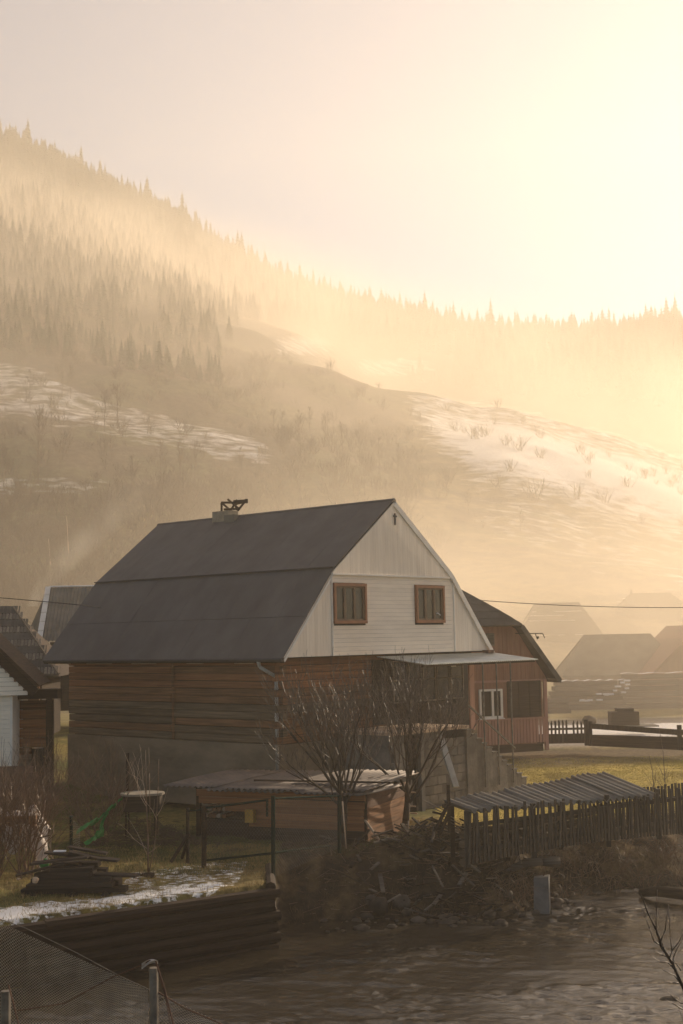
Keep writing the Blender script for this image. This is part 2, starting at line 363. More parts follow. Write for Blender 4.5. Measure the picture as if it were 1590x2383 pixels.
def snowmask(px, py):
    s = np.zeros(len(px))
    up = np.interp(px, [0, 80, 150, 250, 400, 580, 700], [835, 850, 885, 930, 965, 1010, 1060])
    lo = np.interp(px, [0, 200, 400, 600, 700], [1010, 1040, 1080, 1130, 1150])
    s += .58*sstep(-14, 14, py-up)*(1-sstep(-70, 30, py-lo))*(1-sstep(600, 720, px))
    s += .55*sstep(-12, 6, py-1110)*(1-sstep(0, 40, py-1140))*(1-sstep(150, 520, px))
    s += .66*np.exp(-(((px-705)/85)**4+((py-805)/32)**4))
    s += .66*np.exp(-(((px-920)/120)**4+((py-855)/30)**4))
    cr = np.interp(px, CRX, CRY)
    s += .62*sstep(850, 1000, px)*sstep(-10, 14, py-cr)*(1-sstep(60, 230, py-cr))
    s += .50*sstep(960, 1150, px)*sstep(40, 90, py-cr)*(1-sstep(280, 480, py-cr))
    return s
hs_ = snowmask(hpx, hpy)
brown = np.array([.10, .072, .048]); olive = np.array([.11, .10, .05]); fl = np.array([.05, .045, .03]); straw = np.array([.21, .165, .085])
hc = lerp3(np.tile(brown, (len(HX), 1)), olive, sstep(.4, .6, nn))
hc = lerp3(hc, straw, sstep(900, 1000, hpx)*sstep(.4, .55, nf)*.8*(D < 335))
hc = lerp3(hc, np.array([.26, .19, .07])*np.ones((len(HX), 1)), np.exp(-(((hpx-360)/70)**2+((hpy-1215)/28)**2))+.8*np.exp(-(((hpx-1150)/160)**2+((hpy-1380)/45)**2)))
hc = lerp3(hc, fl, (D > 335)*.9)
hill_m = attr_material('hillside_surface', fine=.12, bump=.8, bscale=10, snscale=3.4, soft=.30)
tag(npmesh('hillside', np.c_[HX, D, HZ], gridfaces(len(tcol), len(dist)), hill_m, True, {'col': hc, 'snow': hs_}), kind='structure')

# ---- river water
wx = np.arange(-16, 22, .075); wy = np.concatenate([np.arange(12, 35, .075)])
WX, WY = np.meshgrid(wx, wy); WX = WX.ravel(); WY = WY.ravel()
# current runs right to left, slightly towards the camera
a = R(-14); cu = WX*math.cos(a)+WY*math.sin(a); cv = -WX*math.sin(a)+WY*math.cos(a)
wr = fbm(WX*.5, WY*.5, 3, 3)
rg_ = 1-2*np.abs(fbm(cu*1.6+1.6*wr, cv*4.2, 3, 2)-.5)
WZ = .06*(fbm(cu*.8+.8*wr, cv*1.7, 3, 1)-.5)+.046*(rg_**3-.5)*(.25+1.3*sstep(.35, .7, fbm(WX*.45, WY*.6, 2, 8)))*.8+.018*(fbm(cu*3.5, cv*8, 2, 4)-.5)
wm = bpy.data.materials.new('river_water'); wm.use_nodes = True; t = wm.node_tree; b = t.nodes['Principled BSDF']
b.inputs['Base Color'].default_value = (.034, .027, .018, 1); b.inputs['Roughness'].default_value = .04; b.inputs['Specular IOR Level'].default_value = .6; b.inputs['IOR'].default_value = 1.33
geo = t.nodes.new('ShaderNodeNewGeometry'); mp = t.nodes.new('ShaderNodeMapping'); mp.inputs['Rotation'].default_value = (0, 0, R(14)); mp.inputs['Scale'].default_value = (5, 14, 6)
n_ = t.nodes.new('ShaderNodeTexNoise'); n_.inputs['Scale'].default_value = 1; n_.inputs['Detail'].default_value = 6; n_.inputs['Roughness'].default_value = .6; n_.inputs['Distortion'].default_value = .4
bp = t.nodes.new('ShaderNodeBump'); bp.inputs['Strength'].default_value = .9; bp.inputs['Distance'].default_value = .014
t.links.new(geo.outputs['Position'], mp.inputs[0]); t.links.new(mp.outputs[0], n_.inputs['Vector']); t.links.new(n_.outputs[0], bp.inputs['Height']); t.links.new(bp.outputs[0], b.inputs['Normal'])
keep = gridfaces(len(wx), len(wy)); cx = WX[keep].mean(1); cyy = WY[keep].mean(1)
keep = keep[(cyy < np.interp(cx, BX, BY)+1.6) | ((cx > -1.9) & (cx < -1.2) & (cyy < 31))]
keep = keep[~((WX[keep].mean(1) < -1.75) & (WY[keep].mean(1) > np.interp(WX[keep].mean(1), BX, BY)+.12))]
tag(npmesh('river', np.c_[WX, WY, WZ], keep, wm, True), kind='structure')

# ------------------------------------------------------------------ haze
hz = MB(); hz.box((0, 310, 136), (1300, 820, 280)); # y -100 .. 720, z -4 .. 276
hm = bpy.data.materials.new('haze'); hm.use_nodes = True; t = hm.node_tree; t.nodes.clear()
pv = t.nodes.new('ShaderNodeVolumePrincipled'); pv.inputs['Color'].default_value = (*HAZE_COLOR, 1); pv.inputs['Density'].default_value = HAZE_DENSITY; pv.inputs['Anisotropy'].default_value = HAZE_G
ou = t.nodes.new('ShaderNodeOutputMaterial'); t.links.new(pv.outputs[0], ou.inputs['Volume'])
tag(hz.build('haze', hm), 'thin golden morning mist filling the whole valley', None, kind='stuff')
#@@OBJECTS
# ================================================================== MAIN HOUSE
AX, AY, BASE = -1.70, 36.98, 1.6
TH = math.pi/2-.7196
W, LEN = 10.0, 10.92
zE, zB, zR, sB = 5.68-BASE, 8.19-BASE, 10.34-BASE, 2.17
house = thing('gambrel_house', 'large house with grey metal gambrel roof, white boarded gable and brown log walls', 'house', (AX, AY, BASE), TH)
def prof(s):
    s = min(s, W-s); return zE+(zB-zE)*s/sB if s < sB else zB+(zR-zB)*(s-sB)/(W/2-sB)
# foundation and log walls (left long wall and the gable side under the boards)
f = MB(); f.box((W/2, 5.24, .72), (W-.56, 9.56, 1.85)); fo = fixn(f.build('foundation', plaster, house))
wl = MB(); wl.box((W/2, 5.2, 2.85), (9.1, 9.3, 2.42)); wl.build('wall_core', chink, house)
y0, y1 = .44, 9.99; NC = 11; hc_ = 2.40/NC
for i in range(NC):
    z = 1.66+hc_*(i+.5); m = log_orange if i > 6 else (log_mid if i > 4 else log_grey)
    j = 4.9+(.09 if i % 2 else -.09)
    e = .12 if i % 2 else .0
    for (a, b) in ((y0-e, j-.012), (j+.012, y1)):
        o = kx = .40+random.uniform(-.014, .010); piece('log', m if random.random() < .8 else log_mid, (kx, a, z+random.uniform(-.006, .006)), (kx, b, z+random.uniform(-.012, .012)), .17, hc_*.92, house, kind='hewn')
    o = piece('log', m if i > 3 else log_mid, (.30-(.12-e), .52, z), (5.0, .52, z), .17, hc_*.92, house, kind='hewn')
piece('wall_post', log_mid, (.312, 4.9, 1.66), (.312, 4.9, 4.05), .04, .09, house, up=(0, 1, 0))
# backing behind the gable boards
bk_ = MB(); bk_.prism([(s, .06, prof(s)-.05) for s in (0.03, sB, W/2, W-sB, W-.03)]+[(W-.03, .06, zE-.02), (.03, .06, zE-.02)], (0, .12, 0)); fixn(bk_.build('gable_backing', room_dark, house))
def vboard(x0, x1, z0, y, m, name='board', top=None):
    xs_ = [x0]+[k for k in (sB, W/2, W-sB) if x0 < k < x1]+[x1]
    poly = [(x, y, (prof(x)-.03) if top is None else min(top, prof(x)-.03)) for x in xs_]+[(x1, y, z0), (x0, y, z0)]
    b = MB(); b.prism(poly, (0, .035, 0)); return fixn(b.build(name, m, house))
DR = 8.06-BASE
x = sB-.13; bw = .118
while x < W-sB+.1:                                   # upper triangle of vertical boards
    vboard(x+.002, min(x+bw, W-sB+.13)-.002, DR+random.uniform(-.004, .004), -.045, white_vert); x += bw
x = .02
while x < 2.05:                                      # left and right wings of vertical boards
    for q in (x, W-x-bw):
        if q > W-2.45 or q < 3: vboard(q+.002, q+bw-.002, zE, -.01, white_vert, top=DR-.03)
    x += bw
WIN = [(2.095, 3.55), (5.93, 7.39)]; WZ0, WZ1 = 6.60-BASE, 7.78-BASE
S0, S1 = 2.075, W-2.08
N = 19; hh = (DR-.02-zE)/N
for i in range(N):
    z0 = zE+i*hh; segs = [(S0, S1)]
    if z0+hh > WZ0+.01 and z0 < WZ1-.01: segs = [(3.57, 5.91), (7.41, S1)]
    for a, b in segs:
        piece('siding_board', white_siding, (a, 0, z0+hh/2), (b, 0, z0+hh/2), .035, hh-.004, house)
for q in (S0-.02, S1+.02): piece('corner_trim', white_plain, (q, -.03, zE), (q, -.03, DR-.05), .05, .03, house, up=(0, 1, 0))
piece('drip_board', white_plain, (sB-.12, -.05, DR-.025), (W-sB+.12, -.05, DR-.025), .07, .05, house)
for (a, b) in WIN:
    fr = MB(); c = (a+b)/2
    for (p0, p1) in (((a, -.05, WZ0+.045), (b, -.05, WZ0+.045)), ((a, -.05, WZ1-.045), (b, -.05, WZ1-.045))): fr.beam(p0, p1, .1, .085)
    for q in (a+.045, b-.045): fr.beam((q, -.048, WZ0+.09), (q, -.048, WZ1-.09), .078, .1, up=(0, 1, 0))
    o = fr.build('window', win_red, house)
    sh = MB()
    for q in (a+.09+.03, a+.48, a+.53, b-.53, b-.48, b-.12): sh.beam((q, -.03, WZ0+.1), (q, -.03, WZ1-.1), .045, .05, up=(0, 1, 0))
    for zz in (WZ0+.115, WZ1-.115):
        sh.beam((a+.1, -.028, zz), (b-.1, -.028, zz), .045, .05)
    sh.build('sash', win_sash, o)
    MB().box((c, -.015, (WZ0+WZ1)/2), (b-a-.12, .006, WZ1-WZ0-.12)).build('pane', glass, o)
    for q, wd in ((a+.34, .34), (b-.34, .34), (c+.02, .26)):
        cb = MB(); cb.grid(lambda u_, v_: (q-wd/2+wd*u_, .02+.012*math.sin(u_*40), WZ0+.08+(WZ1-WZ0-.16)*v_), 24, 1); cb.build('curtain', curtain, o)
    if a > 5: # small white swan-neck sticker on the right window pane
        sw = MB(); sw.path([(b-.40, -.045, WZ0+.30), (b-.33, -.045, WZ0+.31), (b-.26, -.045, WZ0+.27), (b-.20, -.045, WZ0+.24)], .013, 5); sw.build('pane_mark', snowm, o)
# cross on the gable
cx_ = MB(); cx_.box((4.98, -.075, 9.78-BASE), (.05, .03, .36)).box((4.98, -.075, 9.87-BASE), (.17, .028, .045)); cx_.build('cross', roof_seam, house)
# roof
def slope(p, q, t0, t1, th, name, m, lift=0.):
    (s0, z0), (s1, z1) = p, q; nx, nz = -(z1-z0), (s1-s0); l = math.hypot(nx, nz); nx, nz = nx/l, nz/l
    if nz < 0: nx, nz = -nx, -nz
    a = [(s0+nx*lift, t0, z0+nz*lift), (s1+nx*lift, t0, z1+nz*lift), (s1+nx*(lift+th), t0, z1+nz*(lift+th)), (s0+nx*(lift+th), t0, z0+nz*(lift+th))]
    b = MB(); b.prism(a, (0, t1-t0, 0)); return fixn(b.build(name, m, house))
mid = .47
for sg in (0, 1):
    X_ = (lambda s: s) if sg == 0 else (lambda s: W-s)
    e0, e1, e2 = (X_(-.04), zE-.05), (X_(sB), zB), (X_(W/2), zR)
    em = (e0[0]+(e1[0]-e0[0])*mid, e0[1]+(e1[1]-e0[1])*mid)
    u2 = (e1[0]+(e2[0]-e1[0])*.5, e1[1]+(e2[1]-e1[1])*.5)
    if sg == 0: # sheets of the left slopes, each course overlapping the one below
        nb = 6
        for k in range(10):
            ta, tb = -.03+k*(LEN+.03)/10, -.03+(k+1)*(LEN+.03)/10-.006
            slope(e0, em, ta, tb, .03, 'roof_sheet', roof_metal, random.uniform(0, .003)); slope((em[0]-.03, em[1]-.035), e1, ta, tb, .03, 'roof_sheet', roof_metal, .012+random.uniform(0, .003))
            slope(e1, e2, ta, tb, .03, 'roof_sheet', roof_metal, .02+random.uniform(0, .004))
    else:
        slope(e0, e1, -.03, LEN, .05, 'roof_sheet', roof_metal); slope(e1, e2, -.03, LEN, .05, 'roof_sheet', roof_metal)
b = MB(); b.beam((sB-.03, -.03, zB+.055), (sB-.03, LEN, zB+.055), .12, .03); b.build('roof_break_flashing', roof_seam, house)
b = MB(); b.tube((W/2, -.05, zR+.02), (W/2, LEN+.02, zR+.02), .07, n=8); b.build('ridge_cap', roof_metal, house)
for (p, q) in (((W/2, zR), (W-sB, zB)), ((W-sB, zB), (W, zE))):
    piece('verge_board', white_plain, (p[0]-.02, -.08, p[1]-.10), (q[0]-.02, -.08, q[1]-.10), .035, .16, house)
for (p, q) in (((W/2, zR), (sB, zB)), ((sB, zB), (0, zE))):
    piece('verge_board', white_plain, (p[0]+.03, -.02, p[1]-.10), (q[0]+.03, -.02, q[1]-.10), .03, .07, house)
piece('eave_fascia', log_dark, (.01, -.03, zE-.10), (.01, LEN, zE-.10), .03, .09, house)
piece('soffit', log_mid, (.19, -.0, zE-.085), (.19, LEN, zE-.085), .34, .02, house)
for k in range(5):
    piece('soffit_strip', pale_m, (.05, 1.2+k*2.1, zE-.153), (.05, 1.2+k*2.1+random.uniform(.5, 1.2), zE-.153), .08, .015, house)
gt = MB(); gt.tube((-.07, -.04, zE-.06), (-.07, LEN-.1, zE-.06), .055, n=8); gt.build('gutter', roof_seam, house)
dp = MB(); dp.path([(-.05, .92, zE-.08), (-.04, .86, zE-.26), (.22, .52, zE-.52), (.24, .50, zE-.62), (.24, .50, .55), (.10, .50, .42)], .05, 8)
for zz in (1.2, 2.4, 3.2): dp.tube((.24, .50, zz), (.24, .50, zz+.04), .065, n=8)
dp.build('downpipe', pipe_white, house, True)
# chimney with a dark timber frame on the ridge
ch = MB(); ch.box((W/2, 7.45, zR+.06), (.46, .8, .40)); cho = ch.build('chimney', chim_m, house)
cp = MB(); cp.box((W/2, 6.95, zR-.06), (.6, .5, .30)); cp.build('chimney_flashing', asbestos, cho)
fr = [((5., 7.62, .3), (5., 7.62, .78)), ((5., 7.62, .80), (5., 6.62, .66)), ((5., 7.60, .78), (4.98, 7.20, .34)), ((5.02, 7.2, .3), (5.0, 6.85, .84)), ((4.95, 7.25, .92), (5., 6.78, .36)), ((5.0, 6.86, .3), (5.05, 7.05, .84)),
      ((5., 6.40, .80), (5., 6.82, .25)), ((5., 6.36, .72), (5., 7.00, .60)), ((5.03, 6.42, .76), (5.03, 7.0, .80)), ((4.8, 7.3, .36), (5.2, 7.1, .40))]
fr = [tuple((p[0], p[1], .28+(p[2]-.28)*.62) for p in q) for q in fr]
fo = MB().tube((5, 6.40, zR+.46), (5, 6.40, zR+.60), .055, n=7).build('chimney_frame', log_dark, house)
for p0, p1 in fr:
    piece('beam', log_dark, (p0[0], p0[1], p0[2]+zR-.02), (p1[0], p1[1], p1[2]+zR-.02), .075, .075, fo, kind='log')
# ground floor under the gable: door, glazed band and right corner board
gy = .42
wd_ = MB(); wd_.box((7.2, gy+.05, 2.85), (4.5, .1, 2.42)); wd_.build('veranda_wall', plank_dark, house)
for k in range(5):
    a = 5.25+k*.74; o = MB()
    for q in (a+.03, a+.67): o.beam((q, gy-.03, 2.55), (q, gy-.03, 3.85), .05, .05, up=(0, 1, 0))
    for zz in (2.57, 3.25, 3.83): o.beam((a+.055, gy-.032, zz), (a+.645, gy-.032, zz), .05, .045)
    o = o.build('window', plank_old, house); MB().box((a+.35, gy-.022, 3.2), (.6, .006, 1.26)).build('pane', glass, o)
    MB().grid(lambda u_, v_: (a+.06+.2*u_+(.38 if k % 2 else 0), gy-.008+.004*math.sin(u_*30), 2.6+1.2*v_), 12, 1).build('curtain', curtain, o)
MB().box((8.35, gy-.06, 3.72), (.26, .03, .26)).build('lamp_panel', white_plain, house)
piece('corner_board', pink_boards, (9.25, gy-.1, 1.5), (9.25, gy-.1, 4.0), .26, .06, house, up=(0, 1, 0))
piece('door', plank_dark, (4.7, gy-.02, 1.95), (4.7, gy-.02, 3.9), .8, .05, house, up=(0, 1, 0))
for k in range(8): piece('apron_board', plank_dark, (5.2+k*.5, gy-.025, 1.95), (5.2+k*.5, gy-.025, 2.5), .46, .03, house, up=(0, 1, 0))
# porch canopy
cz0, cz1 = 5.60-BASE, 5.37-BASE; ca, cb_ = 3.95, 9.95; cp_ = 1.8
co = MB(); nsx = 180
def canf(u_, v_, off=0):
    x = ca+(cb_-ca)*u_; return (x, -.06-cp_*v_, cz0+(cz1-cz0)*v_+.016*math.cos(x*2*math.pi/.11)+off)
co.grid(canf, 420, 2); canopy = co.build('porch_canopy', zinc, house, True)
sm = canopy.modifiers.new('thick', 'SOLIDIFY'); sm.thickness = .006
for v_ in (.12, .5, .93): piece('purlin', log_dark, (ca+.05, -.06-cp_*v_, cz0+(cz1-cz0)*v_-.06), (cb_-.05, -.06-cp_*v_, cz0+(cz1-cz0)*v_-.06), .05, .06, house)
MB().box((9.55, -.18, cz0+.05), (.34, .22, .10)).build('canopy_box', rust, house)
for s_, dz in ((6.95, 0), (7.68, 0), (8.45, 0)):
    piece('canopy_post', steel, (s_, -1.78, .0), (s_, -1.78, cz1-.04), .05, .05, house, kind='log', up=(0, 1, 0))
piece('hand_rail', steel, (6.0, -1.84, 2.55), (8.5, -1.84, 1.05), .04, .05, house)
# terrace, its front wall and the stairs going down to the right
SZ = 3.52-BASE
tb = MB(); tb.box((4.3, -.78, SZ-.05), (3.6, 2.10, .09)); tb.build('terrace_slab', pale_m, house)
piece('terrace_wall', block_stone, (3.95, -.70, -.5), (3.95, -.70, SZ-.10), 2.55, 1.7, house, up=(0, 1, 0))
nb = 0
for r_ in range(8):
    zz = -.25+r_*.26
    if zz > SZ-.35: break
    x = 2.72+(.0 if r_ % 2 else -.0)
    while x < 6.05:
        wdt = .40 if not (x == 2.72 and r_ % 2) else .2
        if not (3.35 < x+wdt/2 < 3.78): piece('block', block_stone, (x+.006, -1.60+random.uniform(-.012, .008), zz+.13), (min(x+wdt, 6.1)-.006, -1.60, zz+.13), .12, .245, house)
        x += wdt
piece('wall_pier', concrete, (3.85, -1.74, -.4), (3.85, -1.74, SZ-.12), .16, .12, house, up=(0, 1, 0))
piece('cellar_door', room_dark, (3.56, -1.58, -.4), (3.56, -1.58, SZ-.16), .40, .05, house, up=(0, 1, 0))
ns = 12
for k in range(ns):
    a = 6.1+k*.262; top = SZ-.02-(k+1)*(SZ-.0)/(ns+.6)
    b = MB(); b.box((a+.131, -.95, (top-.5)/2), (.262-.002, 1.55, top+.5)); b.build('step', block_stone, house)
    piece('tread', concrete, (a-.02, -.95, top+.018), (a+.262, -.95, top+.018), 1.62, .035, house)
piece('drain_spout', pipe_white, (4.35, -2.05, 1.75), (4.12, -2.75, .32), .20, .07, house)

# ================================================================== red-brown house behind, right
RX, RY, RB = 7.84, 53.6, 1.6
rh = thing('red_brown_house', 'red-brown boarded house with curved grey roof behind the right side of the white-gabled house', 'house', (RX, RY, RB), R(90-68))
RL = 7.5; cxr = -3.2
def zz_(z): return z-RB
prof_r = [(.72, 4.36), (-1.0, 6.62), (-3.13, 8.0)]
gab = [(-6.5, 0, zz_(4.40)), (.12, 0, zz_(4.40)), (-1.22, 0, zz_(6.42)), (-2.0, 0, zz_(6.8)), (-4.4, 0, zz_(6.8)), (-5.3, 0, zz_(6.42))]
xx = -6.5
def ptop(x):
    x = x if x > -3.2 else -6.4-x
    return float(np.interp(x, [-3.2, -2.2, -1.12, .25], [6.9, 6.9, 6.45, 4.42]))
while xx < .2:
    x1 = min(xx+.2, .22); b = MB(); b.prism([(xx+.005, 0, 2.78), (x1-.005, 0, 2.78), (x1-.005, 0, zz_(ptop(x1))), (xx+.005, 0, zz_(ptop(xx)))], (0, .05, 0)); fixn(b.build('board', red_boards, rh)); xx += .2
MB().box((-3.2, .2+RL/2, 1.4), (6.3, RL-.4, 2.8)).build('wall', red_boards, rh)
piece('skirt_board', pink_boards, (-6.4, -.06, 2.76), (.16, -.06, 2.76), .05, .08, rh)
pr_ = [(.72, 4.36), (-.15, 5.42), (-1.0, 6.62), (-1.9, 7.28), (-3.13, 8.02)]
pl = [(-6.26-p[0], p[1]) for p in pr_][::-1]
allp = [pr_[i] for i in range(5)]+pl[1:]
for i in range(len(allp)-1):
    (a0, z0), (a1, z1) = allp[i], allp[i+1]
    hip = lambda z: max(0, (z-6.62))*.85
    q = MB(); A0, A1 = Vector((a0, -.35+hip(z0), zz_(z0))), Vector((a1, -.35+hip(z1), zz_(z1)))
    B0, B1 = Vector((a0, RL, zz_(z0))), Vector((a1, RL, zz_(z1)))
    q.add([A0, A1, B1, B0, A0-Vector((0, 0, .12)), A1-Vector((0, 0, .12)), B1-Vector((0, 0, .12)), B0-Vector((0, 0, .12))], [(0, 1, 2, 3), (7, 6, 5, 4), (0, 4, 5, 1), (2, 6, 7, 3), (1, 5, 6, 2), (0, 3, 7, 4)])
    fixn(q.build('roof_slope', roof_old, rh))
hp = MB()
for k in range(5):   # half-hip in overlapping courses
    za, zb = 6.55+k*.29, 6.55+(k+1)*.29+.03
    def xr(z): return float(np.interp(z, [6.62, 7.28, 8.02], [-1.0, -1.9, -3.05]))
    ya, yb = -.42+(za-6.55)*.85, -.42+(zb-6.55)*.85
    q = MB(); q.add([(-6.26-xr(za), ya-.03, zz_(za)), (xr(za), ya-.03, zz_(za)), (xr(zb), yb, zz_(zb)), (-6.26-xr(zb), yb, zz_(zb)), (-6.26-xr(za), ya+.05, zz_(za)-.04), (xr(za), ya+.05, zz_(za)-.04), (xr(zb), yb+.08, zz_(zb)-.04), (-6.26-xr(zb), yb+.08, zz_(zb)-.04)],
        [(0, 1, 2, 3), (7, 6, 5, 4), (0, 4, 5, 1), (1, 5, 6, 2), (2, 6, 7, 3), (3, 7, 4, 0)]); fixn(q.build('roof_course', roof_old, rh))
piece('ridge_cap', roof_old, (-3.13, 1.0, zz_(8.06)), (-3.13, RL, zz_(8.06)), .3, .08, rh)
for (p, q) in (((.66, 4.30), (-1.0, 6.50)),): piece('verge_board', roof_old, (p[0], -.36, zz_(p[1])), (q[0], -.36, zz_(q[1])), .04, .2, rh)
piece('eave_soffit', plank_old, (.42, -.3, zz_(4.38)), (.42, RL, zz_(4.38)), .5, .04, rh)
MB().box((-2.25, -.03, zz_(6.0)), (.34, .05, .5)).build('window', plank_old, rh); MB().box((-2.25, -.06, zz_(6.0)), (.24, .012, .38)).build('window_glass', glass, rh)
# veranda: window, dark glazed bay, boards below
MB().box((-3.2, -.02, zz_(3.65)), (6.4, .03, 1.5)).build('veranda_back', red_boards, rh)
wnd = MB()
for q in (-2.82, -2.28, -1.88): wnd.beam((q, -.1, zz_(2.95)), (q, -.1, zz_(4.05)), .09, .08, up=(0, 1, 0))
for z_ in (2.98, 4.03): wnd.beam((-2.86, -.098, zz_(z_)), (-1.84, -.098, zz_(z_)), .08, .08)
wnd.beam((-2.9, -.12, zz_(2.91)), (-1.8, -.12, zz_(2.91)), .16, .05); wo_ = wnd.build('window', white_plain, rh)
MB().box((-2.35, -.07, zz_(3.5)), (.96, .01, 1.02)).build('pane', glass, wo_)
bay = MB(); bay.box((-.84, -.07, zz_(3.64)), (1.52, .04, 1.42)); bay.build('bay_glazing', plank_dark, rh)
for k in range(4): piece('bay_bar', plank_dark, (-1.55+k*.47, -.1, zz_(2.95)), (-1.55+k*.47, -.1, zz_(4.32)), .05, .03, rh, up=(0, 1, 0))
piece('corner_post', pink_boards, (.08, -.12, 0), (.08, -.12, zz_(4.38)), .14, .12, rh, up=(0, 1, 0))
for k in range(26): piece('rail_board', pink_boards, (-3.6+k*.142, -.16, zz_(1.92)+random.uniform(-.01, .01)), (-3.6+k*.142, -.16, zz_(2.86)), .11, .025, rh, up=(0, 1, 0))
piece('rail_cap', pink_boards, (-3.7, -.17, zz_(2.88)), (.15, -.17, zz_(2.88)), .09, .05, rh)
MB().box((-1.8, -.05, .12), (3.5, .06, .3)).build('plinth', plank_dark, rh)
# antenna on its roof edge
P0 = at(1196, 1474, 53.2); P1 = at(1263, 1474, 53.2)
an = MB(); an.tube(P0, P1, .018, n=5); an.tube(P1, at(1268, 1485, 53.2), .018, n=5); an.tube(at(1246, 1475, 53.2), at(1251, 1488, 53.2), .02, n=5); an.tube(at(1251, 1481, 53.2), at(1253, 1486, 53.2), .045, n=6)
tag(an.build('roof_antenna', metal_dark), 'thin horizontal antenna arm sticking out to the right of the red-brown house roof', 'antenna')

# ================================================================== far houses in the mist (right)
def far_house(name, label, loc, az, half, length, zw, ze, zb_, zr_, sb_, roofm, wallm, hip=0., snow_rows=()):
    """gable direction az; half width, wall height zw, eave ze, break zb_, ridge zr_ (heights above loc)"""
    t_ = thing(name, label, 'house', loc, R(90-az), 'misty houses across the road')
    b = MB(); b.box((0, length/2, zw/2), (half*2-.9, length-.4, zw)); b.build('wall', wallm, t_)
    pf = [(-half, ze), (-sb_, zb_), (0, zr_), (sb_, zb_), (half, ze)]
    if not hip:
        gb = MB(); gb.prism([(p[0]*.95, .12, p[1]-.12) for p in pf], (0, length-.3, 0)); fixn(gb.build('gable', wallm, t_))
    for i in range(4):
        (a0, z0), (a1, z1) = pf[i], pf[i+1]
        K = 4
        for k in range(K):
            u0, u1 = k/K, (k+1)/K+.01
            c0 = (a0+(a1-a0)*u0, z0+(z1-z0)*u0); c1 = (a0+(a1-a0)*u1, z0+(z1-z0)*u1)
            h0 = hip*max(0, c0[1]-ze)/(zr_-ze); h1 = hip*max(0, c1[1]-ze)/(zr_-ze)
            q = MB(); V = [(c0[0], -.2+h0, c0[1]), (c1[0], -.2+h1, c1[1]), (c1[0], length-h1, c1[1]), (c0[0], length-h0, c0[1])]
            q.add(V+[(x, y, z-.1) for x, y, z in V], [(0, 1, 2, 3), (7, 6, 5, 4), (0, 4, 5, 1), (1, 5, 6, 2), (2, 6, 7, 3), (3, 7, 4, 0)]); fixn(q.build('roof_course', roofm, t_))
            if (i, k) in snow_rows:
                for r_ in range(5):
                    yy = length*random.uniform(.15, .8); ln = random.uniform(.8, 2.6)
                    piece('snow_patch', snowm, ((c0[0]*.4+c1[0]*.6), yy, (c0[1]*.4+c1[1]*.6)+.06), ((c0[0]*.4+c1[0]*.6), min(yy+ln, length-h1-.1), (c0[1]*.4+c1[1]*.6)+.06), .22, .05, t_)
    if hip:
        q = MB(); q.add([(-half*.98, -.1, ze-.02), (half*.98, -.1, ze-.02), (sb_*.95, -.1+hip*(zb_-ze)/(zr_-ze), zb_-.03), (0, -.1+hip, zr_-.02), (-sb_*.95, -.1+hip*(zb_-ze)/(zr_-ze), zb_-.03)], [(0, 1, 2, 3, 4)]); fixn(q.build('hip_slope', roofm, t_))
        q = MB(); q.add([(-half*.98, length-.1, ze-.02), (half*.98, length-.1, ze-.02), (sb_*.95, length-.1-hip*(zb_-ze)/(zr_-ze), zb_-.03), (0, length-.1-hip, zr_-.02), (-sb_*.95, length-.1-hip*(zb_-ze)/(zr_-ze), zb_-.03)], [(4, 3, 2, 1, 0)]); fixn(q.build('hip_slope', roofm, t_))
    for k in range(2):
        o = MB(); o.box((-half*.35+k*half*.7, -.12, zw*.55), (.9, .1, .9)); o.build('window', plank_dark, t_)
    return t_
# barn: long side towards the camera (its ridge runs left-right)
far_house('grey_barn', 'wide grey hip-roofed barn in the mist directly above the far timber stacks', (22.9, 92.5, 1.6), 2, 2.9, 8.2, 1.9, 1.75, 3.1, 4.45, 1.45, roof_old, plank_old, hip=1.9)
far_house('steep_roofed_house', 'reddish misty house with a steep roof cut off by the right edge of the picture', (23.0, 86.5, 1.6), 90, 3.6, 9, 1.75, 1.6, 3.25, 4.95, 1.8, red_boards, red_boards)
far_house('snow_flecked_house', 'pale misty house with snow-flecked roof, leftmost of the far row right of the red-brown house', (28.2, 145, 1.5), 3, 4.4, 10.2, 3.6, 3.2, 6.3, 8.0, 2.0, far_dark, far_dark, hip=2.8, snow_rows=((0, 1), (0, 3), (1, 0), (1, 1)))
sp = far_house('tall_misty_house', 'tallest pale house in the mist, pointed roof top with small finial at far right', (43.3, 160, 1.5), 4, 5.6, 13.0, 5.4, 4.9, 7.8, 9.3, 2.6, far_dark, far_dark, hip=4.3, snow_rows=((3, 1), (3, 2), (2, 1), (2, 2)))
fn = MB(); fn.tube((0, 8.6, 9.2), (0, 8.6, 9.9), .22, .03, 6); fn.build('finial', roof_old, sp)

# timber stacks, plank fence, road furniture
def stack(name, label, x0, x1, y, z0, rows, m, cat='timber stack', h=.28, dep=1.2):
    t_ = thing(name, label, cat, (x0, y, z0), 0)
    for r_ in range(rows):
        a = random.uniform(-.15, .1); b = (x1-x0)*(1-.03*r_)+random.uniform(-.3, .1)
        for k in range(2): piece('plank', m, (a+.1*r_, k*dep*.5, h*(r_+.5)), (b, k*dep*.5, h*(r_+.5)+random.uniform(-.03, .03)), dep*.48, h*.86, t_)
    return t_
s1 = stack('timber_stack', 'low dark timber stack with snow strips between the road and the grey barn', 11.6, 16.5, 77.5, 1.75, 6, plank_old)
s1a = stack('timber_stack', 'smaller dark timber stack right of the red-brown house wall, beside the road', 10.9, 12.9, 76, 1.7, 3, plank_old)
s2 = stack('plank_fence', 'long pale plank fence running to the right edge behind the bright road', 15.6, 26, 78.5, 1.7, 6, pale_m if False else plank_old, 'fence', .34, .3)
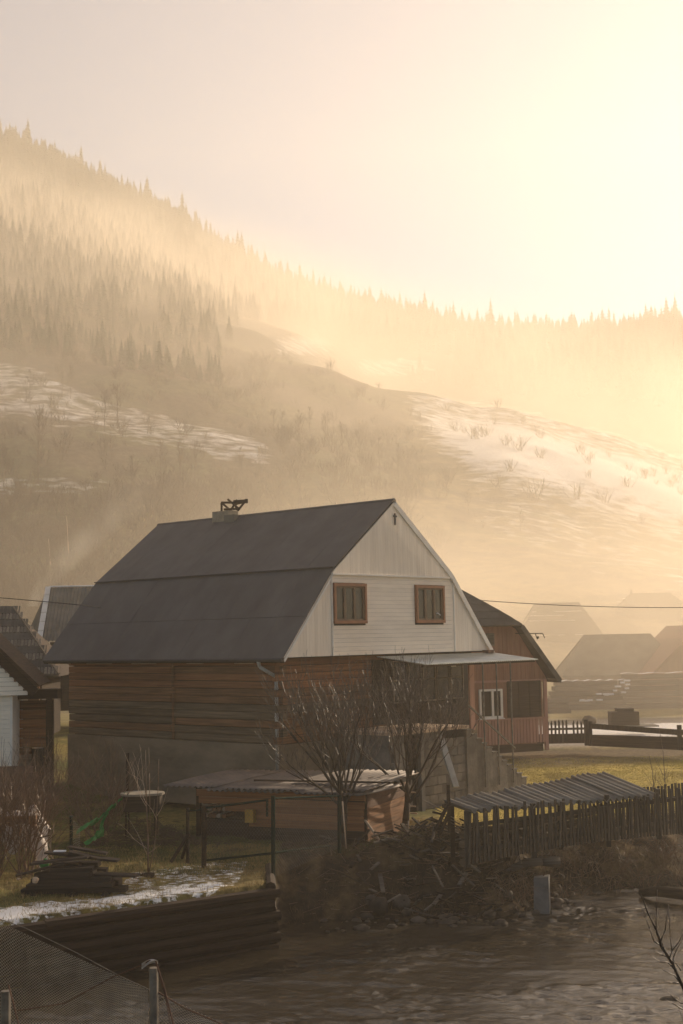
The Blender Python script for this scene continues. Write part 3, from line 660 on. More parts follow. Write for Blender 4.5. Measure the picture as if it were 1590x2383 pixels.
for i, (a, b, y_, z_) in enumerate(((12.0, 16.2, 77.5, 3.46), (16.2, 26, 78.5, 3.78))):
    o = MB(); o.grid(lambda u_, v_: (a+(b-a)*u_, y_-.1+.6*v_, z_+.03*math.sin(u_*40)+.02*math.sin(v_*9)), 30, 3); so = o.build('snow_strip', snowm)
    tag(so, ['thin snow lying along the top of the low dark timber stack', 'thin snow line along the top of the long plank fence'][i], 'snow')
for i, (px_, py_, wd_, n_) in enumerate(((1447, 1603, .9, 7), (1375, 1628, 1.0, 5), (1408, 1617, .7, 4))):
    P = at(px_, py_, 76.8); t_ = thing('snow_clump', ['bright snow clumps on boards stepping up by the long plank fence', 'bright snow clumps on boards low in the dark timber stack', 'small row of snow dabs on top of the dark timber stack'][i], 'snow', P)
    for k in range(n_):
        c = (random.uniform(-.5, .5)*wd_+(.4*k/n_ if i == 0 else 0), random.uniform(-.1, .1), (k*.11-.2) if i == 0 else random.uniform(-.06, .06))
        piece('snow_lump', snowm, (c[0]-.16, c[1], c[2]), (c[0]+random.uniform(.05, .2), c[1], c[2]), .2, .1, t_, kind='log')
# little covered well and boulder by the road
wl_ = thing('well_box', 'small square well box with raised lid standing on the bright road', 'well', tuple(g(1452, 1690, 1.62)))
MB().box((0, 0, .36), (1.35, .9, .72)).build('box', plank_dark, wl_); MB().box((.05, 0, .80), (.8, .7, .16)).build('lid', plank_dark, wl_); MB().box((.1, -.1, .03), (2.9, 1.3, .06)).build('plinth', concrete, wl_)
def rock(name, label, c, d_, m=stone_m, seed=0, group=None, cat='rock'):
    b = MB(); rr = random.Random(seed); n = 8; rings = 5
    jit = [[rr.uniform(.75, 1.15) for _ in range(n)] for _ in range(rings+1)]
    vs = []
    for j in range(rings+1):
        ph = math.pi*j/rings
        for i in range(n):
            th = 2*math.pi*i/n; q = jit[j][i] if 0 < j < rings else 1
            vs.append((d_[0]/2*math.sin(ph)*math.cos(th)*q, d_[1]/2*math.sin(ph)*math.sin(th)*q, d_[2]/2*math.cos(ph)*(q*.9+.1)))
    fs = [(j*n+i, (j+1)*n+i, (j+1)*n+(i+1) % n, j*n+(i+1) % n) for j in range(rings) for i in range(n)]
    b.add(vs, fs); o = b.build(name, m, None, True); o.location = c; return tag(o, label, cat, group) if label else o
rock('boulder', 'small dark boulder on the road edge left of the well box', tuple(g(1373, 1684, 1.62)+Vector((0, 0, .15))), (.8, .6, .55), seed=3)
# picket fence stub and rail fence along the yard
pf = thing('picket_fence', 'short low picket fence with pointed tops beside the red-brown house corner', 'fence', (8.4, 56.2, 1.62), 0)
for k in range(11):
    if k in (6,): continue
    hgt = .88*random.uniform(.93, 1.03); xk = .03+k*.155
    piece('picket', picket_wood, (xk, 0, 0), (xk+random.uniform(-.015, .015), 0, hgt), .075, .03, pf, up=(0, 1, 0))
    pk = MB(); pk.prism([(xk-.04, -.015, hgt), (xk+.04, -.015, hgt), (xk+.005, -.015, hgt+.12)], (0, .03, 0)); fixn(pk.build('picket_tip', picket_wood, pf))
for z_ in (.22, .60): piece('rail', picket_wood, (-.1, .03, z_), (1.75, .03, z_), .04, .09, pf)
piece('post', picket_wood, (1.62, 0, -.1), (1.62, 0, .98), .15, .12, pf, up=(0, 1, 0))
MB().box((.25, .04, .2), (2.9, .03, .4)).build('kick_board', plank_dark, pf)
rf = thing('rail_fence', 'long low single-rail fence sloping away right from the picket fence', 'fence', (10.1, 56, 1.62), 0)
piece('rail', picket_wood, (0, 0, .72), (3.0, -2.9, .60), .07, .22, rf); piece('rail', picket_wood, (3.0, -2.9, .60), (7.4, -6.8, .56), .07, .22, rf)
for q in (0, .42, .8): piece('post', picket_wood, (7.2*q+.05, -6.6*q, -.1), (7.2*q+.05, -6.6*q, .92-.1*q), .16, .14, rf, up=(0, 1, 0))
MB().prism([(0, 0, -.1), (7.4, -6.8, -.1), (7.4, -6.8, .48), (0, 0, .36)], (.02, .05, 0)).build('skirt_board', plank_dark, rf)

# overhead cables
def cable(name, label, pts, r=.02):
    b = MB(); b.path(pts, r, 5); return tag(b.build(name, cable_m, None, True), label, 'cable')
cable('power_cable', 'thin dark cable crossing the hillside above the left hut roofs', [at(x, 1391+.0845*x+.00003*x*x, 34) for x in range(-260, 215, 30)]+[at(240, 1415, 46)], .011)
cable('power_cable', 'thin cable sagging above the misty houses at right', [at(x, 1398+.075*(x-1130)-.000088*(x-1130)**2, 62) for x in range(1060, 1800, 30)], .017)
# ================================================================== left huts
# white boarded house corner at the left edge
wh = thing('white_boarded_house', 'white boarded house corner with dark sloping verge at the left edge', 'house', (-9.44, 38, 1.4), R(8))
for k in range(26):
    z = .0+k*.128; piece('siding_board', white_siding, (-3.2, 0, z+.06), (0, 0, z+.06), .03, .12, wh)
MB().box((-1.62, 1.8, 1.7), (3.2, 3.5, 3.4)).build('wall', white_plain, wh)
piece('corner_trim', white_plain, (.0, -.01, 0), (.0, -.01, 3.33), .06, .05, wh, up=(0, 1, 0))
for k in range(12):
    z = 3.36+k*.128; xr = .46-(k*.128)*.99
    piece('gable_board', white_siding, (-3.4, -.16, z+.06), (xr, -.16, z+.06), .03, .12, wh)
piece('verge_board', log_dark, (.68, -.22, 3.42), (-1.9, -.22, 6.0), .10, .26, wh)
q = MB(); q.prism([(.72, -.3, 3.58), (-1.9, -.3, 6.2), (-1.9, -.3, 6.3), (.80, -.3, 3.62)], (0, 4.2, 0)); fixn(q.build('roof', log_dark, wh))
# shingled barn
SB = thing('shingled_barn', 'old barn with banded grey shingle roof at the far left', 'barn', (-10.9, 50, 2.6), R(4))
def onroof(x, s): return (x, 3.3*s*1.0, 2.42+2.62*s)     # s 0 eave .. 1 ridge, local
nrow = 10
for r_ in range(nrow):
    s0, s1 = r_/nrow, (r_+1)/nrow+.02
    xe0 = .25-1.86*s0*1.2; xw = -6.0; x = xw
    n_ = 0
    while x < xe0-.03:
        wd_ = .135
        b = min(x+wd_, xe0)
        if x > -3.6:
            p0 = Vector(onroof(x+wd_*.5, s0)); p1 = Vector(onroof(x+wd_*.5, s1)); lf = .045+random.uniform(-.008, .012)
            lf += 0 if r_ % 2 == 0 else -.02
            if n_ < 29: piece('shingle', shingle if r_ % 2 == 0 else roof_old, p0+Vector((.0, -.0, lf)), p1+Vector((-.03, 0, .008)), (b-x)*(.72 if r_ % 2 == 0 else .93), .03, SB)
            n_ += 1
        x += wd_
q = MB(); q.prism([(-6, -.02, 2.40), (.2, -.02, 2.40), (-2.05, 3.28, 5.0), (-6, 3.28, 5.0)], (0, .1, -.08)); fixn(q.build('roof_deck', roof_old, SB))
q = MB(); q.add([(.2, -.02, 2.36), (-2.05, 3.28, 4.98), (.2, 6.6, 2.36)], [(0, 1, 2)]); q.build('gable', log_dark, SB)
piece('verge_board', plank_old, (.24, -.05, 2.43), (-2.02, 3.3, 5.06), .05, .10, SB)
for k in range(9): piece('log', log_mid, (-6, .55, .14+k*.26), (-.55, .55, .14+k*.26), .22, .25, SB, kind='log')
MB().box((-3.2, 3.2, 1.2), (5.4, 5.0, 2.4)).build('wall_core', log_dark, SB)
piece('upright_board', pale_m, (-1.15, .40, 1.2), (-1.1, .40, 2.3), .34, .04, SB, up=(0, 1, 0)); piece('upright_board', pale_m, (-1.95, .40, .9), (-1.85, .40, 1.6), .30, .04, SB, up=(0, 1, 0))
# corrugated-roof house behind
CH = thing('corrugated_roof_house', 'distant house with corrugated grey roof and white verge strip, behind the shingled barn', 'house', (-13.4, 60, 3.2), R(3))
def corr(nx0, nx1, top0, top1, z0, z1, y0, y1, pitch, amp, n=3):
    """corrugated slope: u runs nx0..nx1 along the eave (top0..top1 along the ridge), v from eave to ridge"""
    b = MB(); cnt = int(abs(nx1-nx0)/pitch*6)
    def f(u_, v_):
        xa = nx0+(nx1-nx0)*u_; xb = top0+(top1-top0)*u_
        return (xa+(xb-xa)*v_, y0+(y1-y0)*v_, z0+(z1-z0)*v_+amp*math.cos(u_*abs(nx1-nx0)/pitch*2*math.pi))
    return b.grid(f, cnt, n)
corr(-.25, 6.5, -.25, 6.5, 3.1, 5.6, 0, 2.4, .16, .03, 4).build('roof_slope', asbestos, CH)
q = MB(); q.add([(-.3, 0, 3.05), (-.28, 2.4, 5.56), (-1.6, 4.2, 3.4), (-1.9, .6, 2.8)], [(0, 1, 2, 3)]); q.build('hip_slope', roof_old, CH)
for k in range(6):
    u0, u1 = k/6, (k+1)/6; piece('verge_tile', white_plain, (-.26, -.04+2.4*u0, 3.16+2.5*u0), (-.26, -.04+2.4*u1-.03, 3.16+2.5*u1-.03), .24, .05, CH)
piece('ridge_snow', snowm, (-.2, 2.4, 5.64), (6.2, 2.4, 5.64), .14, .07, CH, kind='log')
MB().box((3.2, 3.0, 1.5), (6.2, 4.6, 3.1)).build('wall', log_dark, CH); MB().box((.35, .65, 2.6), (.3, .1, .6)).build('door', plank_orange, CH)
MB().box((4.5, 2.6, 5.8), (.5, .5, .7)).build('chimney', chim_m, CH)
# timber lean-to beside the white house
LT = thing('timber_leanto', 'dark orange timber lean-to squeezed behind the white boarded house', 'shed', (-9.1, 40.5, 1.9), 0)
for k in range(8): piece('log', (plank_orange if 2 < k < 7 else log_mid), (-1.6, 0, .5+k*.28), (.12, 0, .5+k*.28), .2, .27, LT, kind='log')
piece('roof_edge', log_dark, (-1.6, -.25, 2.80), (.55, -.25, 2.80), .7, .28, LT); piece('corner_post', log_dark, (.22, -.1, 0), (.22, -.1, 2.7), .2, .2, LT, up=(0, 1, 0))
for x_, tilt in ((-.95, -.05), (-.35, -.14)): piece('leaning_sheet', plank_old, (x_, -.5, .0), (x_+tilt, -.2, 1.0), .48, .04, LT, up=(0, 1, 0))
for k in range(5): piece('plank', plank_old, (-1.3, -.7-.06*k, -.06+.05*k), (.1, -.7-.06*k, -.06+.05*k), .3, .045, LT)
# tree stumps / chopping blocks
for i, (x_, y_, s_, hh_, lb) in enumerate(((88, 1741, .34, .42, 'larger sunlit chopping block between the lean-to and the log house'), (90, 1722, .25, .4, 'upper sunlit chopping block behind the larger one'), (87, 1706, .2, .3, 'small cut stump top behind the chopping blocks'))):
    P = at(x_, y_, 40.2+i*1.1); o = MB(); o.tube((0, 0, -hh_-1.0), (0, 0, 0), s_*.52, s_*.5, 10); o = o.build('chopping_block', bark); o.location = P
    o2 = MB(); o2.tube((0, 0, 0), (0, 0, .015), s_*.48, n=10); o2.build('cut_face', pale_m, o); tag(o, lb, 'chopping block', 'chopping blocks by the left hut')
# brown shingle-clad screen
SC_ = thing('shingle_screen', 'small wall clad in rows of brown shingles behind the left shrubs', 'screen', (-9.0, 35.4, 1.5), 0)
for r_ in range(8):
    for c_ in range(8):
        x_ = -1.0+c_*.24+(.12 if r_ % 2 else 0)
        if x_ < .72: piece('shingle', brown_shingle, (x_+.115, -.03-.01, .25+r_*.155), (x_+.115, .0, .25+(r_+1)*.155+.02), .225, .02, SC_, up=(0, 1, 0))
MB().box((-.1, .05, .85), (1.9, .06, 1.3)).build('back_board', log_dark, SC_)
for q in (-.9, .75): piece('post', log_dark, (q, .04, -.2), (q, .04, 1.6), .09, .08, SC_, up=(0, 1, 0))

# ================================================================== woodshed with corrugated lid (front of the house)
az = R(90-67)  # local x to the right away from the shed's near right corner, so the long front runs to the left
SH = thing('woodshed', 'low orange-plank woodshed with drooping corrugated roof in front of the log house', 'shed', (.02, 33.0, 1.15), math.atan2(-.39, .92)*1.0); SH.scale = (1.055, 1.055, 1.055)
# local x: right(+)/left(-) along the front, y: back
for k in range(7):
    z = .10+k*.17; m = plank_orange if k > 1 else plank_dark
    if k == 6:  piece('plank', plank_orange, (-3.95, -.06, z), (.45, -.06, z+.0), .04, .165, SH)
    elif k == 5: piece('plank', plank_orange, (-3.9, -.04, z), (.42, -.04, z-.02), .04, .15, SH)
    else: piece('plank', m, (-2.55 if k != 4 else -3.2, -.02, z), (.40, -.02, z-.01), .04, .16, SH)
for k in range(7):
    z = .10+k*.17; piece('side_plank', log_mid if k < 5 else rust, (.46, 0, z), (.46+.0, 2.6, z), .04, .16, SH)
    if k in (1, 2, 3, 5): piece('plank_end', pale_m, (.47, 2.58, z), (.47+random.uniform(.2, .34), 2.62, z-.01), .03, .03, SH)
for x_ in (-3.95, -2.55, .42): piece('post', log_dark, (x_, .04, -.2), (x_, .04, 1.25), .1, .1, SH, up=(0, 1, 0))
MB().box((-1.7, 1.6, .55), (4.0, .1, 1.3)).build('back_wall', plank_dark, SH)
MB().box((-1.7, .9, .2), (4.2, 1.5, .5)).build('dark_fill', plank_dark, SH)
MB().box((-3.3, .9, .15), (1.3, 1.3, .7)).build('dark_fill', plank_dark, SH)  # dark box added for the darkness in the open left bay
for k in range(14):   # firewood ends in the open bay at the left
    piece('firewood', log_orange if k % 3 else pale_m, (-3.85+.13*(k % 5)+random.uniform(-.02, .02), .15, .55+.16*(k//5)), (-3.85+.13*(k % 5), .7, .55+.16*(k//5)), .12, .11, SH, kind='log')
rfx_ = 0
rfx = [(-4.75, -3.35, -.30, 2.3, 1.28, 1.42), (-3.5, -1.5, -.42, 2.6, 1.20, 1.42), (-3.05, -1.0, -.45, .75, 1.24, 1.33), (-1.15, .45, -.50, .9, 1.20, 1.30), (-1.6, .1, .3, 2.75, 1.30, 1.40), (.0, .62, -.35, 2.5, 1.28, 1.36)]
for i, (a, b, ya, yb, za, zb_) in enumerate(rfx):
    o = MB(); n_ = int((b-a)/.15*6)
    o.grid(lambda u_, v_: (a+(b-a)*u_+(.55*v_ if i != 5 else .25*v_), ya+(yb-ya)*v_, za+.03*i*.3+(zb_-za)*v_+.026*math.cos(u_*(b-a)/.15*2*math.pi)+.02*math.sin(v_*3+i)), n_, 5)
    o = o.build('roof_sheet', sheet_brown, SH, True); md = o.modifiers.new('thick', 'SOLIDIFY'); md.thickness = .008
piece('roof_batten', log_dark, (-2.6, .35, 1.40), (.9, .42, 1.42), .05, .04, SH)
o = MB(); o.box((-2.45, -.16, .62), (.22, .16, .30)); o.build('yellow_canister', yellow_m, SH)
# leaning poles at the shed and at the trees
def lean(name, label, p0, p1, r, m, cat='pole', group=None): return tag(MB().tube(p0, p1, r, r*.8, 7).build(name, m, None, True), label, cat, group)
lean('leaning_pole', 'peeled pole leaning against the right side of the woodshed', at(828, 1878, 33.2), at(890, 1965, 32.2), .035, pale_m)
lean('thin_pole', 'thin pale upright stick right beside the left fruit tree trunk', at(797, 1865, 31.9), at(806, 1975, 31.7), .018, pale_m)
lean('clothes_pole', 'dark upright pole standing before the foundation of the log house', at(297, 1752, 37.6), at(297, 1850, 37.6), .05, log_dark)

# ================================================================== garden fence frames (dark green tube)
GF = thing('wire_gate', 'dark wire-mesh garden gate frame with tall posts in front of the woodshed', 'gate', tuple(g(475, 2015, 1.25)))
def rel(P, T_): return Vector(P)-T_.location
posts = [(475, 1876, 2020, 29.9, .07), (636, 1852, 2052, 28.9, .055), (622, 1860, 1900, 29.0, .035), (790, 1850, 1985, 31.5, .055)]
for (x_, ya, yb, D_, r_) in posts: piece('post', metal_green if x_ != 475 else log_dark, rel(at(x_, yb, D_), GF), rel(at(x_, ya, D_), GF), r_*1.6, r_*1.6, GF, kind='log', up=(0, 1, 0))
for (a, b) in (((480, 1880, 29.9), (622, 1862, 29.0)), ((636, 1858, 28.9), (788, 1852, 31.5)), ((482, 2002, 29.9), (632, 1986, 28.9)), ((640, 1984, 28.9), (768, 1968, 31.3))):
    piece('rail', metal_green, rel(at(*a), GF), rel(at(*b), GF), .05, .05, GF, kind='log')
def mesh_panel(name, quad, sp, r, m, parent, org, every=1):
    """woven diamond wires between four corners p00 p10 p11 p01"""
    p00, p10, p11, p01 = [Vector(q)-org for q in quad]
    b = MB(); Wd = (p10-p00).length; Ht = (p01-p00).length
    def P(u_, v_): return p00*(1-u_)*(1-v_)+p10*u_*(1-v_)+p11*u_*v_+p01*(1-u_)*v_
    n_ = int((Wd+Ht)/sp)
    for k in range(n_+1):
        c = k*sp
        for sgn in (1, -1):
            # line x - y = c - Ht  or x + y = c
            if sgn == 1: x0, y0, x1, y1 = c-Ht, 0, c, Ht
            else: x0, y0, x1, y1 = c, 0, c-Ht, Ht
            t0, t1 = 0, 1
            for (e, lo, hi) in ((x1-x0, -x0, Wd-x0),):
                if e == 0: continue
                ta, tb_ = lo/e, hi/e
                if ta > tb_: ta, tb_ = tb_, ta
                t0, t1 = max(t0, ta), min(t1, tb_)
            if t1-t0 < .01: continue
            seg = 5
            for s_ in range(seg):
                a_ = t0+(t1-t0)*s_/seg; c_ = t0+(t1-t0)*(s_+1)/seg
                b.tube(P((x0+(x1-x0)*a_)/Wd, (y0+(y1-y0)*a_)/Ht), P((x0+(x1-x0)*c_)/Wd, (y0+(y1-y0)*c_)/Ht), r, n=3, cap=False)
    return tag(b.build(name, m, parent), kind='stuff')
mesh_panel('wire_mesh', (at(482, 2002, 29.9), at(632, 1986, 28.9), at(632, 1865, 28.9), at(482, 1882, 29.9)), .09, .0024, steel, GF, GF.location)
mesh_panel('wire_mesh', (at(640, 2040, 28.9), at(786, 1975, 31.4), at(786, 1856, 31.4), at(640, 1862, 28.9)), .09, .0024, steel, GF, GF.location)
FB = thing('braced_fence_post', 'dark fence post with two slanting braces left of the wire gate', 'fence post', tuple(g(437, 2008, 1.25)))
for a, b in (((437, 2008, 30.3), (437, 1880, 30.3)), ((398, 2006, 30.0), (440, 1940, 30.3)), ((424, 1996, 30.9), (442, 1945, 30.3))): piece('brace', log_dark, rel(at(*a), FB), rel(at(*b), FB), .075, .075, FB, kind='log', up=(0, 1, 0))
piece('rail', metal_green, rel(at(437, 1888, 30.3), FB), rel(at(472, 1883, 29.9), FB), .04, .04, FB, kind='log')
gp = thing('green_post', 'single dark green fence post left of the sapling, behind the lumber stack', 'fence post', tuple(at(166, 1990, 31.0)))
piece('tube', metal_green, (0, 0, -.1), (0, 0, .85), .075, .075, gp, kind='log', up=(0, 1, 0)); MB().tube((0, 0, .85), (0, 0, .88), .045, n=8).build('cap', metal_dark, gp)
mesh_panel('wire_mesh', (Vector((-6.30, 31, 1.35)), Vector((-6.12, 31.0, 1.35)), Vector((-6.12, 31, 2.0)), Vector((-6.30, 31, 2.2))), .06, .0035, wire_m, gp, gp.location)

# ================================================================== log crib wall
p0 = Vector((-14, 19.3, 0)); p1 = Vector((-1.66, 27.75, 0)); dr = (p1-p0).normalized(); nr = Vector((dr.y, -dr.x, 0))
CW = thing('log_crib_wall', 'dark wall of stacked logs holding the snowy bank above the river', 'retaining wall', tuple(p1))
for k in range(7):
    z = -.30+k*.225
    cuts = [0, 5.1+.5*(k % 2), 10.2-.4*(k % 3), 15.0]
    for a, b in zip(cuts[:-1], cuts[1:]):
        q0 = p1-dr*(15-a-.0)+nr*(.06+random.uniform(-.02, .03)); q1 = p1-dr*(15-b+.02)+nr*(.06+random.uniform(-.02, .03))
        if b == 15: q1 = q1+dr*random.uniform(.04, .26)
        piece('log', log_dark, q0+Vector((0, 0, z))-CW.location, q1+Vector((0, 0, z+random.uniform(-.02, .02)))-CW.location, .23, .23, CW, kind='log')
    s0 = p1-nr*.05+dr*.05; s1 = Vector((-1.75, 30.1, 0))
    piece('cross_log', log_dark, s0+Vector((0, 0, z+.11))-CW.location+nr*.1, s1+Vector((0, 0, z+.11))-CW.location, .22, .22, CW, kind='log')
# ================================================================== lumber stack
LS = thing('lumber_stack', 'untidy dark stack of boards on the snowy bank above the log wall', 'lumber stack', (-5.55, 27.5, 1.2), R(-4))
rr = random.Random(5)
for k in range(15):
    lvl = k//3; x0 = -1.0+rr.uniform(-.12, .12)+(.14*lvl); x1 = 1.0+rr.uniform(-.15, .25)-(.18*lvl)
    if lvl == 1: x1 += .22
    piece('board', plank_dark, (x0, -.32+.3*(k % 3)+rr.uniform(-.05, .05), .07+.105*lvl), (x1, -.32+.3*(k % 3)+rr.uniform(-.06, .06), .07+.105*lvl+rr.uniform(-.03, .05)), .27, .095, LS)
for a, b, w_ in (((-.80, -.25, .60), (.35, -.2, .72), .3), ((-.62, .15, .76), (.90, .05, .60), .26), ((-.1, -.05, .80), (.55, .1, .62), .3), ((-1.05, -.45, .40), (-.1, -.35, .62), .14), ((.5, -.1, .36), (1.35, -.2, .34), .3), ((-.2, .3, .84), (.6, .3, .70), .2)): piece('board', plank_dark, a, b, w_, .04, LS)
for x_ in (-.7, .1, .75): piece('bearer', plank_dark, (x_, -.5, .01), (x_, .45, .01), .14, .12, LS, kind='log')
piece('snow_patch', snowm, (-.42, .0, .805), (-.18, .02, .80), .12, .02, LS)
o = thing('green_bag', 'small dark green crumpled bag at the left end of the lumber stack', 'bag', tuple(at(104, 2018, 28.0)))
rk = rock('bag', '', (0, 0, .05), (.24, .18, .14), tarp_green, 9); rk.parent = o
rk.name = 'bag_body'; MB().tube((0, 0, .10), (.02, 0, .17), .02, .035, 6).build('knot', tarp_green, o)
rock('pale_stone', 'pale sunlit stone on the dry grass beside the left shrubs', tuple(at(82, 2048, 26.6)), (.15, .12, .13), pale_m, 2)
rock('pale_stone', 'tiny flat stone left of the pale sunlit stone', tuple(at(43, 2046, 26.7)), (.09, .09, .05), pale_m, 4)
# ================================================================== tarp-wrapped bundle on poles
TB = thing('covered_hay_rack', 'bundle wrapped in pale cloth on poles behind the left shrubs', 'hay rack', (-7.2, 30.2, 1.3))
cl = MB()
def clf(u_, v_):
    x = -1.0+1.55*u_; sag = .10*math.sin(u_*9)+.05*math.sin(u_*23+v_*5)
    y = -.35+.7*v_; hgt = 1.25-.55*abs(v_-.5)*2*abs(v_-.5)*2-(.75*max(0, u_-.72)/.28 if v_ < .5 else .5*max(0, u_-.8)/.2)
    if v_ < .02: hgt -= .25+.1*math.sin(u_*14)
    return (x+.03*math.sin(v_*11), y, hgt+sag*.6)
cl.grid(clf, 34, 12); cl.build('cloth', tarp_m, TB, True)
for a, b in (((.32, -.1, .55), (.78, -.15, -.18)), ((.15, -.2, .5), (.42, -.25, -.2)), ((.28, .2, .6), (.62, .3, 0)), ((-.8, 0, 1.1), (-.8, 0, 0)), ((.05, -.3, .1), (.15, -.3, -.15))): piece('pole', pale_m, b, a, .025, .025, TB, kind='log')
MB().box((-.3, 0, .95), (1.2, .5, .3)).build('load', log_mid, TB)
piece('strap', log_dark, (.35, -.3, .62), (.58, -.1, .66), .04, .02, TB)
# ================================================================== white-topped tub with green netting
WT = thing('snow_topped_table', 'low table with flat snowy rounded top beside the green netting', 'table', tuple(at(325, 1884, 33.0)))
b = MB(); b.prism([(.62*math.cos(t_)*(1 if math.cos(t_) > 0 else .75), .45*math.sin(t_), .36) for t_ in np.linspace(0, 2*math.pi, 17)[:-1]], (0, 0, .05)); b.build('top', chim_m, WT)
MB().box((.08, .0, .16), (.9, .5, .38)).build('side_board', plank_dark, WT)
for q in ((-.3, -.2), (.4, -.2), (.4, .25), (-.3, .25)): piece('leg', log_dark, (*q, -.62), (*q, .36), .035, .06, WT, up=(0, 1, 0))
def net_strip(name, label, pts, w0, w1, seed):
    """crumpled cloth strip hung along a path: ragged width, folds across it"""
    b = MB(); n = 30; m_ = 9
    P = [Vector(p) for p in pts]
    def on(t_):
        q = t_*(len(P)-1); k = min(int(q), len(P)-2); return P[k].lerp(P[k+1], q-k)
    def f(u_, v_):
        c = on(v_); a = float(vnoise(v_*9+seed, u_*2.5, seed)); c2 = float(vnoise(v_*14, u_*7+seed, seed+3)); wd = (w0+(w1-w0)*v_)*(.55+.9*float(vnoise(v_*6+3*seed, 0., 9)))
        return (c.x+(u_-.5)*wd*.5+.10*(a-.5), c.y+(u_-.5)*wd*.9, c.z+.14*(c2-.5)+.10*(a-.5)-.12*(u_-.5)**2+.09*(u_-.5))
    b.grid(f, m_, n); o = b.build(name, tarp_green, None, False); o.location = WT.location; return tag(o, label, name.split('_')[-1])
net_strip('green_netting', 'crumpled bright green netting trailing down from the snow-topped table', [(-.35, -.15, .36), (-.62, -.25, .12), (-.85, -.3, -.08), (-1.05, -.35, -.20), (-1.45, -.4, -.42)], .42, .16, 3)
net_strip('green_cloth', 'smaller hanging strip of green cloth under the bright green netting', [(-.78, -.4, -.05), (-.84, -.45, -.32), (-.88, -.5, -.52), (-1.10, -.5, -.60)], .20, .34, 7)
def strandpile():
    b = MB(); r_ = random.Random(8)
    for k in range(900):
        x = r_.gauss(.1, .75); y = r_.gauss(.1, .3); z = max(.02, .62*math.exp(-(x*x)/.9)*r_.random()); a = r_.uniform(0, 6.28)
        b.tube((x, y, z), (x+.22*math.cos(a), y+.1*math.sin(a), z+r_.uniform(-.02, .16)), .008, .003, 3, False)
    return b
o = strandpile().build('dry_stalks', brush_m); P = WT.location; o.location = (P.x+.15, P.y-.1, gz1(P.x, P.y)); tag(o, 'heap of dry stalks under the snow-topped table', None, kind='stuff')

# ================================================================== picket fence and lean-to along the right bank
PF = thing('bank_picket_fence', 'dark picket fence running along the right river bank to the picture edge', 'fence', (2.55, 29.75, 1.0))
E0 = Vector((2.62, 29.6, 0)); E1 = Vector((8.9, 33.9, 0)); L_ = (E1-E0).length; de = (E1-E0).normalized(); k = 0; s_ = 0
while s_ < L_:
    P = E0+de*s_; x_ = P.x
    top = 2.34+.05*math.sin(s_*.9)+random.uniform(-.07, .05)-(.16*math.exp(-((s_-4.3)/.9)**2)); bot = 1.22+.08*math.sin(s_*.5)+.03*s_/L_
    tl = random.uniform(-.06, .075)
    piece('picket', picket_wood, Vector((P.x, P.y, bot))-PF.location, Vector((P.x+tl, P.y, top))-PF.location, .055, .03, PF, up=tuple(de.cross(Vector((0, 0, 1)))))
    s_ += .112+random.uniform(-.01, .012)
bkv = Vector((-de.y, de.x, 0))*.05
for z_ in (1.52, 2.05): piece('rail', picket_wood, E0+bkv+Vector((0, 0, z_))-PF.location, E1+bkv+Vector((0, 0, z_+.02))-PF.location, .05, .09, PF)
for s_ in (0.05, 2.0, 4.35, 6.1): P = E0+de*s_+bkv*1.8; piece('post', picket_wood, Vector((P.x, P.y, 1.15))-PF.location, Vector((P.x, P.y, 2.36))-PF.location, .11, .11, PF, up=(0, 1, 0))
PF2 = thing('rear_picket_fence', 'second row of pickets half a step behind the right bank fence', 'fence', (5.6, 32.6, 1.2))
F0 = Vector((5.9, 32.9, 0)); F1 = Vector((9.2, 35.1, 0)); df = (F1-F0).normalized(); s_ = 0
while s_ < (F1-F0).length:
    P = F0+df*s_; piece('picket', picket_wood, Vector((P.x, P.y, 1.2))-PF2.location, Vector((P.x, P.y, 2.30+random.uniform(-.03, .03)))-PF2.location, .06, .03, PF2, up=tuple(df.cross(Vector((0, 0, 1))))); s_ += .125
piece('rail', picket_wood, F0+Vector((0, .04, 1.95))-PF2.location, F1+Vector((0, .04, 1.95))-PF2.location, .05, .09, PF2)
# corrugated lid resting over the woodpile behind the fence
LR = thing('corrugated_leanto', 'low lean-to of slanting corrugated sheets behind the right picket fence', 'lean-to', (2.2, 30.2, 1.2))
A_ = Vector((2.15, 30.45, 2.47)); B_ = Vector((6.6, 34.8, 2.60)); off0 = Vector((.55, -.78, -.13)); off1 = Vector((1.05, -1.75, -.42))
ns_ = 9
for i in range(ns_):
    u0, u1 = i/ns_, (i+1)/ns_+.004
    def shf(u_, v_):
        t_ = u0+(u1-u0)*u_; base = A_.lerp(B_, t_); off = off0.lerp(off1, t_); p = base+off*v_
        return (p.x, p.y, p.z+.05*math.cos((u0+(u1-u0)*u_)*28*2*math.pi)+(.012 if i % 2 else 0)+.02*math.sin(i*2.1)) 
    o = MB(); o.grid(lambda a, b: tuple(Vector(shf(a, b))-LR.location), 3*14//2, 3); o = o.build('roof_sheet', asbestos, LR, True); md = o.modifiers.new('t', 'SOLIDIFY'); md.thickness = .012
for t_ in (.02, .33, .66, .98):
    P = A_.lerp(B_, t_); piece('post', log_dark, Vector((P.x+.1, P.y-.2, .95))-LR.location, Vector((P.x+.1, P.y-.2, P.z-.08))-LR.location, .1, .1, LR, up=(0, 1, 0))
piece('purlin', log_dark, A_-Vector((0, .1, .08))-LR.location, B_-Vector((0, .1, .08))-LR.location, .07, .08, LR)
r3 = random.Random(3)
for k in range(44):   # firewood stored under the sheets
    t_ = .03+.94*(k % 11)/11; P = A_.lerp(B_, t_)+Vector((.25, -.3, 0)); z_ = 1.18+.2*(k//11)
    piece('firewood', log_grey, Vector((P.x, P.y-.15, z_))-LR.location, Vector((P.x+.3+r3.uniform(0, .1), P.y+.28, z_))-LR.location, .19, .18, LR, kind='log')
